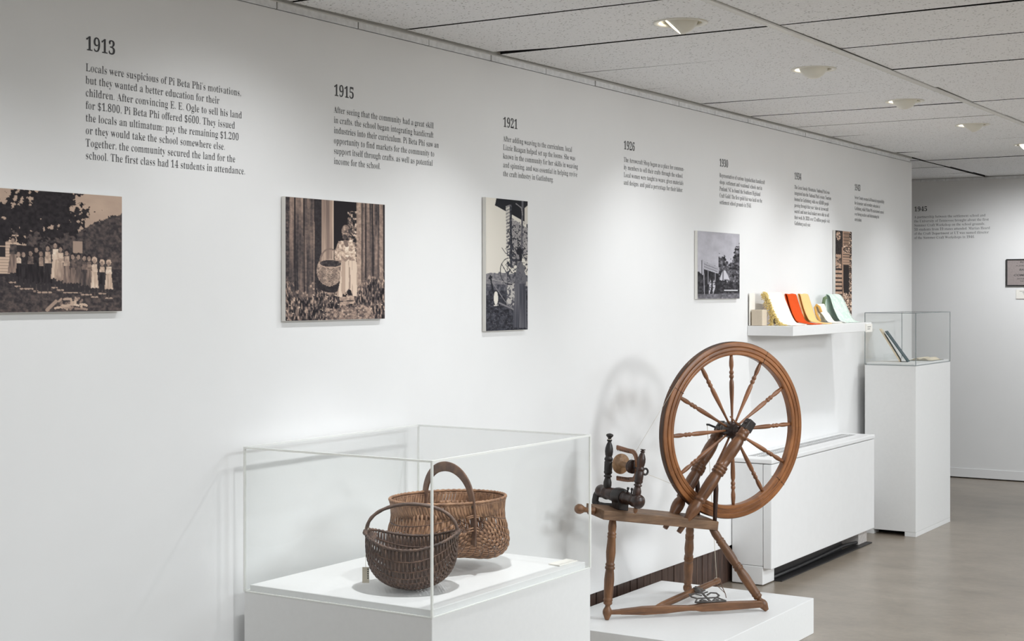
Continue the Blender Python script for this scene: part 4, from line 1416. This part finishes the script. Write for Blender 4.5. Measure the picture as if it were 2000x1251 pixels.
# leather thong from the arm end
mb = MB()
q = A1 - Vector((0.004, 0, 0))
mb.tube([q + Vector((0, .004, .014)), q + Vector((.014, .004, .006)), q + Vector((.020, -.004, -.030)), q + Vector((.016, -.03, -.055)), q + Vector((.004, -.05, -.066))], 0.0017, 6)
mb.tube([q + Vector((-.016, 0, -.012)), q + Vector((0.0, -.014, -.032)), q + Vector((.017, -.028, -.052))], 0.0014, 6)
mb.build('thong', M['leather'], arm_o)
# cast openwork foot plate leaning between bar and arm
mb = MB()
P0 = F0 + d * (.545 * Ln) + Vector((0, 0, .018)); P1 = F0 + d * (.735 * Ln) + Vector((0, 0, .018))
tip = A0.lerp(A1, .62) + Vector((0, 0, .016))
mid = (P0 + P1) / 2
ux = (P1 - P0) / 2; uy = tip - mid
nn = ux.cross(uy).normalized()
def pl(a_, b_): return mid + ux * a_ + uy * b_
def bar(pts, w_=.0042, t_=.0022):
    mb.tube([pl(*q) for q in pts], 0.003, 8, flat=(w_, t_), up=nn)
bar([(-1.0, -.02), (1.0, -.02)], .0065); bar([(-1.0, -.02), (-.66, .22), (.66, .22), (1.0, -.02)], .0042)
bar([(0, -.02), (0, 1.0)], .0050)
for sg in (-1, 1):
    bar([(sg * .62, .20), (sg * .92, .34), (sg * .90, .50), (sg * .55, .54), (sg * .18, .40)], .0040)
    bar([(sg * .22, .05), (sg * .42, .14), (sg * .62, .08), (sg * .42, .02), (sg * .22, .05)], .0026)
    for k_ in range(4):
        b_ = .52 + .11 * k_
        bar([(0, b_), (sg * (.42 - .07 * k_), b_ + .09)], .0034)
mb.build('foot_plate', M['iron'], SW)
# cords
crank = Wc - ax * 0.127 - vx * 0.034 + vz * .012
mb = MB(); mb.tube([crank, Vector((A1.x - .012, A1.y, A1.z + .012))], 0.0012, 6)
mb.tube([A1 + Vector((-.014 , .013 * math.cos(a), .013 * math.sin(a))) for a in [2 * PI * i / 14 for i in range(14)]], 0.0012, 5, closed=True)
mb.build('footman_cord', M['string'], SW)
mb = MB()
whl = L(fs, .066, fz)
tq = math.radians(128); tq2 = math.radians(214)
up_ = Wc + (vx * math.cos(tq) + vz * math.sin(tq)) * 0.374
dn_ = Wc + (vx * math.cos(tq2) + vz * math.sin(tq2)) * 0.374
mb.tube([L(fs - .004, .072, fz + .028), up_ + ax * .002], 0.0006, 5)
mb.tube([L(fs + .022, .072, fz - .018), dn_ + ax * .002], 0.0009, 5)
mb.build('drive_cord', M['tag'], SW)

# ================================================================== white heater cabinet against the wall
HX, HY0, HY1, HT = 0.218, 6.917, 8.470, 0.632
o_ = (0.10, 7.7, 0)
t = thing('heater_cabinet', 'long low white heater cabinet against the wall behind the wheel', 'heater cabinet', o_)
mb = MB(); mb.box((0.004, HY0 + .002, 0.097), (0.170, HY1 - .002, 0.606)); mb.build('body', M['heater'], t, o_, 0.003)
mb = MB(); mb.box((0.1725, HY0, 0.086), (HX, HY1, 0.606)); mb.build('front_panel', M['heater'], t, o_, 0.004)
mb = MB(); mb.box((0.004, HY0 - .002, 0.6095), (HX + .003, HY1 + .002, HT)); top_ = mb.build('top_panel', M['heater'], t, o_, 0.004)
mb = MB()
for i in range(52):
    y = 7.02 + i * 0.0265
    for a, b in ((0.048, 0.088), (0.096, 0.136)):
        mb.hexa([(a, y, HT - .001), (b, y, HT - .001), (b, y + .011, HT - .001), (a, y + .011, HT - .001), (a, y, HT + .0008), (b, y, HT + .0008), (b, y + .011, HT + .0008), (a, y + .011, HT + .0008)])
mb.build('vent_grille', M['black_metal'], top_, o_)
mb = MB(); mb.box((0.036, 7.00, HT - .002), (0.148, 8.42, HT + .0006)); mb.build('grille_frame', M['heater'], top_, o_, 0.0004)
mb = MB(); mb.box((0.004, HY0 + .001, 0.004), (0.171, HY0 + 0.15, 0.0955)); mb.build('foot', M['heater'], t, o_, 0.003)
mb = MB(); mb.box((0.030, HY1 - .155, 0.002), (0.176, HY1 - .010, 0.096)); mb.build('foot', M['unpainted'], t, o_, 0.003)
mb = MB(); mb.box((0.02, HY0 + .15, 0.001), (0.150, HY1 - .36, 0.092)); mb.build('kick_plate', M['black_metal'], t, o_, 0.002)
mb = MB(); mb.tube([(0.160, 7.08, .018), (0.162, 7.4, .018), (0.158, 7.8, .021), (0.164, 8.1, .030), (0.168, 8.30, .020)], 0.010, 8); mb.build('dark_pipe', M['black_metal'], t, o_)
mb = MB(); mb.box((0.152, HY0 + .152, 0.0008), (0.212, HY1 - .02, 0.006)); mb.build('floor_lip', M['black_metal'], t, o_, 0.001)

# ================================================================== floating shelf with textiles
SX, SY0, SY1, SB, ST = 0.251, 7.120, 8.325, 1.240, 1.290
o_ = (0.0, 7.72, SB)
mb = MB(); mb.box((0.001, SY0, SB), (SX, SY1, ST))
sh = tag(mb.build('wall_shelf', M['pedestal'], None, o_, 0.002), 'thick white floating shelf above the heater cabinet holding textiles', 'shelf')
mb = MB(); mb.box((SX + .0004, 8.213, 1.2365), (SX + .006, 8.318, 1.282))
lab = mb.build('shelf_label', M['card'], None, (SX, 8.265, 1.2365))
tag(lab, 'small white label plate at the far end of the shelf front', 'label')
mb = MB()
for i in range(2):
    mb.box((SX + .0062, 8.235, 1.264 - .012 * i), (SX + .0066, 8.29 - .01 * i, 1.267 - .012 * i))
mb.build('lettering', M['ink_grey'], lab, (SX, 8.265, 1.2365))

def drape(label, y0, y1, prof, mat, thick=0.003, fringe=None, back=None, backmat=None, shear=0.0, cat='textile', taper=0.0):
    """a cloth hung over a slanted stand; prof is its (x, z) run from the front hem up and over"""
    yc = (y0 + y1) / 2
    P = [Vector((a, 0, b)) for a, b in prof]
    # smooth the run
    Q = []
    n = len(P)
    for i in range(n - 1):
        p0, p1, p2, p3 = P[max(0, i - 1)], P[i], P[i + 1], P[min(n - 1, i + 2)]
        for k_ in range(6):
            u_ = k_ / 6
            Q.append(0.5 * ((2 * p1) + (p2 - p0) * u_ + (2 * p0 - 5 * p1 + 4 * p2 - p3) * u_ * u_ + (3 * p1 - p0 - 3 * p2 + p3) * u_ ** 3))
    Q.append(P[-1])
    V, G, F = [], [], []
    m_ = len(Q); ny = 8
    run = 0
    for i, q in enumerate(Q):
        if i: run += (q - Q[i - 1]).length
        a = Q[min(i + 1, m_ - 1)] - Q[max(i - 1, 0)]
        nrm = Vector((a.z, 0, -a.x)).normalized()
        tp = taper * max(0.0, (q.z - ST) / 0.17) ** 2
        for sd in (0, 1):
            for j in range(ny + 1):
                f = j / ny
                y = y0 + tp + (y1 - y0 - 2 * tp) * f + shear * (q.z - ST)
                w_ = 0.0012 * math.sin(9 * f + 5 * run * 6)
                p = q + nrm * (thick * (sd - .5) + w_)
                V.append(Vector((p.x, y, max(p.z, ST + .0008)))); G.append(Vector((y, run, 0)))
    W = ny + 1
    for i in range(m_ - 1):
        for sd in (0, 1):
            for j in range(ny):
                a = (i * 2 + sd) * W + j; b = ((i + 1) * 2 + sd) * W + j
                F.append((a, a + 1, b + 1, b) if sd else (a, b, b + 1, a + 1))
        for j in (0, ny):
            a0, a1 = (i * 2) * W + j, (i * 2 + 1) * W + j
            b0, b1 = ((i + 1) * 2) * W + j, ((i + 1) * 2 + 1) * W + j
            F.append((a0, a1, b1, b0) if j == 0 else (a0, b0, b1, a1))
    for i in (0, m_ - 1):
        for j in range(ny):
            a = (i * 2) * W + j; b = (i * 2 + 1) * W + j
            F.append((a, a + 1, b + 1, b) if i == 0 else (a, b, b + 1, a + 1))
    mb = MB(); mb.add(V, F, G, True)
    o = mb.build('woven_textile', mat, None, (0.1, yc, ST))
    tag(o, label, cat, 'woven textiles on the shelf')
    if fringe:
        mb = MB()
        rr = random.Random(5)
        for i in range(0, m_, 1):
            for k_ in range(5):
                q = Q[i].lerp(Q[min(i + 1, m_ - 1)], k_ / 5)
                if q.z < ST + .004: continue
                y = y0 + shear * (q.z - ST)
                a = [Vector((q.x, y + .004, q.z)), Vector((q.x + rr.uniform(-.012, .012), y - rr.uniform(.006, .014), q.z + rr.uniform(-.012, .006))), Vector((q.x + rr.uniform(-.018, .018), y - rr.uniform(.012, .022), q.z - rr.uniform(0.0, .028)))]
                for v_ in a: v_.z = max(v_.z, ST + .002)
                mb.tube(a, 0.0017, 4)
        tag(mb.build('fringe', fringe, o, (0.1, yc, ST)), 'pale yellow yarn fringe', None, None, 'stuff')
    if back:
        P = back
    return o
zt = ST + .002
def run(top, front=.19, xt=.066, lean=.040, gap=.012):
    """front hem, up the slant, over the top and down close behind"""
    up = [(front, zt), (front - .035, zt + .003), (xt + lean + .022, zt + .014), (xt + lean, zt + .046), (xt + lean * .5, zt + top * .62), (xt + .004, zt + top * .95), (xt - .003, zt + top)]
    return up + [(xt - gap * .7, zt + top * .96), (xt + lean * .45 - gap, zt + top * .58), (xt + lean * .8 - gap, zt + .045), (xt + lean * .9 - gap * 1.6, zt + .006)]
drape('cream woven cloth with a shaggy yellow fringe, nearest end of the shelf', 7.225, 7.440, run(.168, .20, .062, .055), M['cl_cream'], fringe=M['cl_fringe'])
drape('narrow bright orange folded cloth standing on the shelf', 7.492, 7.625, run(.160, .215, .066, .040), M['cl_orange'])
drape('narrow apricot folded cloth right behind the orange one', 7.685, 7.806, run(.160, .205, .064, .040), M['cl_peach'])
o = drape('small cream cloth with a mustard back, lowest of the shelf textiles', 7.930, 8.040, run(.103, .18, .070, .034, .014), M['cl_cream'])
mb = MB()
pts = [Vector(q) for q in ((.092, 7.926, zt + .010), (.070, 7.924, zt + .048), (.062, 7.922, zt + .086), (.072, 7.922, zt + .100), (.088, 7.924, zt + .088), (.098, 7.926, zt + .060))]
mb.tube(pts, 0.004, 8, flat=(0.007, 0.0045), up=(0, 1, 0)); mb.build('mustard_lining', M['cl_tan'], o, (0.1, (7.930 + 8.040) / 2, ST))
o = drape('mint green patterned cloth rounded over its stand, far end of the shelf', 8.085, 8.325, [(.190, zt), (.165, zt + .004), (.140, zt + .020), (.112, zt + .075), (.084, zt + .140), (.066, zt + .157), (.054, zt + .15), (.062, zt + .08), (.072, zt + .004)], M['cl_green'], taper=0.034)
mb = MB()
mb.tube([Vector((.050, 8.098, zt + .070)), Vector((.048, 8.092, zt + .105)), Vector((.054, 8.092, zt + .136)), Vector((.064, 8.100, zt + .142))], .01, 8, flat=(.010, .004), up=(0, 1, 0))
mb.build('sage_lining', M['cl_dgreen'], o, (0.1, (8.085 + 8.325) / 2, ST))
# clear stand and linen block at the near end of the shelf
t = thing('display_stand', 'boxy stand with a beige linen block at the near end of the shelf', 'display stand', (0.05, 7.16, ST))
mb = MB(); mb.box((.020, 7.128, ST + .001), (.080, 7.192, ST + .083)); mb.build('linen_block', M['cl_beige'], t, (0.05, 7.16, ST), 0.003)
mb = MB(); mb.box((.008, 7.125, ST + .001), (.012, 7.195, ST + .168)); mb.build('back_card', M['card'], t, (0.05, 7.16, ST), 0.0008)

# ================================================================== tall pedestal with glass case
P0x, P1x, P0y, P1y, PH = 0.052, 0.366, 8.785, 9.505, 1.033
o_ = (0.21, 9.14, 0)
t = thing('tall_pedestal', 'tall narrow white pedestal under the glass case near the wall corner', 'pedestal', o_)
mb = MB()
mb.box((P0x, P0y, 0.028), (P1x, P1y, 1.022))
mb.build('plinth_box', M['pedestal'], t, o_, 0.002)
for (a, b) in (((P0x, P0y), (P0x + .055, P1y)), ((P1x - .068, P0y), (P1x, P1y))):
    mb = MB(); mb.box((a[0], a[1], 0), (b[0], b[1], 0.0275)); mb.build('foot', M['pedestal'], t, o_, 0.001)
mb = MB(); mb.box((P0x + .056, P0y + .1, 0.001), (P1x - .069, P0y + .12, 0.0275)); mb.build('recess_shade', M['gap_shade'], t, o_)  # near-black sheet put in as the shade between the feet
mb = MB(); mb.box((P0x + .008, P0y + .008, 1.0225), (P1x - .008, P1y - .008, PH + .004)); mb.build('raised_top', M['pedestal'], t, o_, 0.0015)
cover('clear glass case standing on the tall narrow pedestal', (P0x - .001, P0y - .001, 1.0226), (P1x + .001, P1y + .001, 1.340), 0.004, 'glass_edge')

def leaning(label, cat, a, b, wd, th, mats, name, rot):
    """a board leaning back: a = top (x, z), b = foot (x, z), turned by rot about the vertical"""
    y0 = 8.90
    u = Vector((math.cos(rot), math.sin(rot), 0)); v = Vector((-math.sin(rot), math.cos(rot), 0))
    pa = Vector((a[0], y0, a[1])); pb = Vector((b[0], y0 + (b[0] - a[0]) * math.tan(rot), b[1]))
    d_ = (pa - pb); n_ = d_.cross(v).normalized()
    mb = MB()
    mb.hexa([p + v * s_ + n_ * q for p in (pb, pa) for s_, q in ((0, 0), (wd, 0), (wd, th), (0, th))])
    o = mb.build(name, mats[0], None, tuple(pb), 0.0006)
    tag(o, label, cat)
    if len(mats) > 1:
        mb = MB()
        mb.hexa([p + v * s_ + n_ * q for p in (pb + d_ * .03, pa - d_ * .03) for s_, q in ((.001, -.004), (wd - .004, -.004), (wd - .004, -.0003), (.001, -.0003))])
        mb.build('page_block', mats[1], o, tuple(pb))
    return o
leaning('pale thin booklet leaning back on its edge under the glass case', 'booklet', (0.108, 1.238), (0.225, 1.0385), .13, .004, (M['parch'], M['page']), 'booklet', math.radians(14))
leaning('dark teal thin book leaning back in front of the pale booklet', 'book', (0.142, 1.225), (0.272, 1.0385), .14, .004, (M['teal'],), 'leaning_book', math.radians(12))
t = thing('open_book', 'open book with aged pages lying flat at the right end of the glass case', 'book', (0.30, 9.27, PH + .004))
for sg in (-1, 1):
    mb = MB()
    V, F = [], []
    n = 9
    for lay in (0, 1):
        for i in range(n):
            f = i / (n - 1)
            x_ = 0.275 + sg * 0.075 * f
            zz = PH + .005 + (0.016 * math.sin(PI * min(1, f * 1.25 + .08)) * (1 - .35 * f) + .002) * lay
            for y_ in (9.16, 9.40):
                V.append((x_, y_, zz))
    for i in range(n - 1):
        for lay in (0, 1):
            a = lay * 2 * n + 2 * i
            F.append((a, a + 1, a + 3, a + 2))
        F.append((2 * i, 2 * i + 2, 2 * n + 2 * i + 2, 2 * n + 2 * i)); F.append((2 * i + 1, 2 * n + 2 * i + 1, 2 * n + 2 * i + 3, 2 * i + 3))
    F.append((0, 2 * n, 2 * n + 1, 1)); F.append((2 * n - 2, 2 * n - 1, 4 * n - 1, 4 * n - 2))
    mb.add(V, F, None, True); mb.build('page_block', M['page'], t, (0.30, 9.27, PH + .004))
mb = MB(); mb.box((.196, 9.155, PH + .0042), (.354, 9.405, PH + .0058)); mb.build('cover', M['teal'], t, (0.30, 9.27, PH + .004))
# clear easel stand for the leaning books
mb = MB()
mb.hexa([(.10, 8.99, PH + .0045), (.30, 8.99, PH + .0045), (.30, 8.996, PH + .0045), (.10, 8.996, PH + .0045), (.10, 8.99, PH + .05), (.20, 8.99, PH + .05), (.20, 8.996, PH + .05), (.10, 8.996, PH + .05)])
tag(mb.build('easel_stand', M['acrylic'], None, (.2, 8.99, PH + .004)), 'clear little easel under the leaning books in the glass case', 'stand')

# ================================================================== framed notice on the far wall
o_ = (0.42, FY, 1.513)
t = thing('framed_notice', 'dark-framed grey printed notice on the far wall, cut by the frame edge', 'notice', o_)
fx0, fx1, fz0, fz1 = 0.151, 0.69, 1.512, 1.720
fw = .0075
mb = MB(); mb.box((fx0 + .004, FY - .012, fz0 + .004), (fx1 - .004, FY - .002, fz1 - .004)); mb.build('sheet', M['placard'], t, o_)
for a, b in (((fx0, fz0), (fx1, fz0 + fw)), ((fx0, fz1 - fw), (fx1, fz1)), ((fx0, fz0 + fw), (fx0 + fw, fz1 - fw)), ((fx1 - fw, fz0 + fw), (fx1, fz1 - fw))):
    mb = MB(); mb.box((a[0], FY - .020, a[1]), (b[0], FY - .001, b[1])); mb.build('frame_rail', M['black_metal'], t, o_, 0.001)
for s_, x_, z_, h_, wd in (('_  RU', .229, 1.690, .013, .055), ('A STANDARD', .222, 1.664, .009, .13), ('BAKE', .247, 1.631, .014, .07), ('COMMUNITY', .204, 1.589, .014, .20), ('SATURDAY', .230, 1.564, .008, .10), ('THE S', .252, 1.546, .007, .04)):
    q = text_mesh('lettering', [s_], M['ink'], t, h_ / .70, .02, wd, 0.012, serif=False, shear=.25)
    q.rotation_euler = (PI / 2, 0, 0); q.location = Vector((x_, FY - .0126, z_)) - Vector(o_)
mb = MB(); mb.box((.222, FY - .004, 1.414), (.46, FY - .0008, 1.484))
lab = tag(mb.build('caption_label', M['card'], None, (.34, FY, 1.414)), 'white caption label below the dark-framed notice on the far wall', 'label')
mb = MB(); mb.box((.222, FY - .0042, 1.4095), (.46, FY - .0006, 1.4138)); mb.build('lower_edge', M['placard'], lab, (.34, FY, 1.414))
mb = MB()
for i, (a, b) in enumerate(((.248, .40), (.27, .42), (.275, .38), (.28, .40))):
    mb.box((a, FY - .0046, 1.470 - .009 * i), (b, FY - .0041, 1.4725 - .009 * i))
mb.build('lettering', M['ink_grey'], lab, (.34, FY, 1.414))
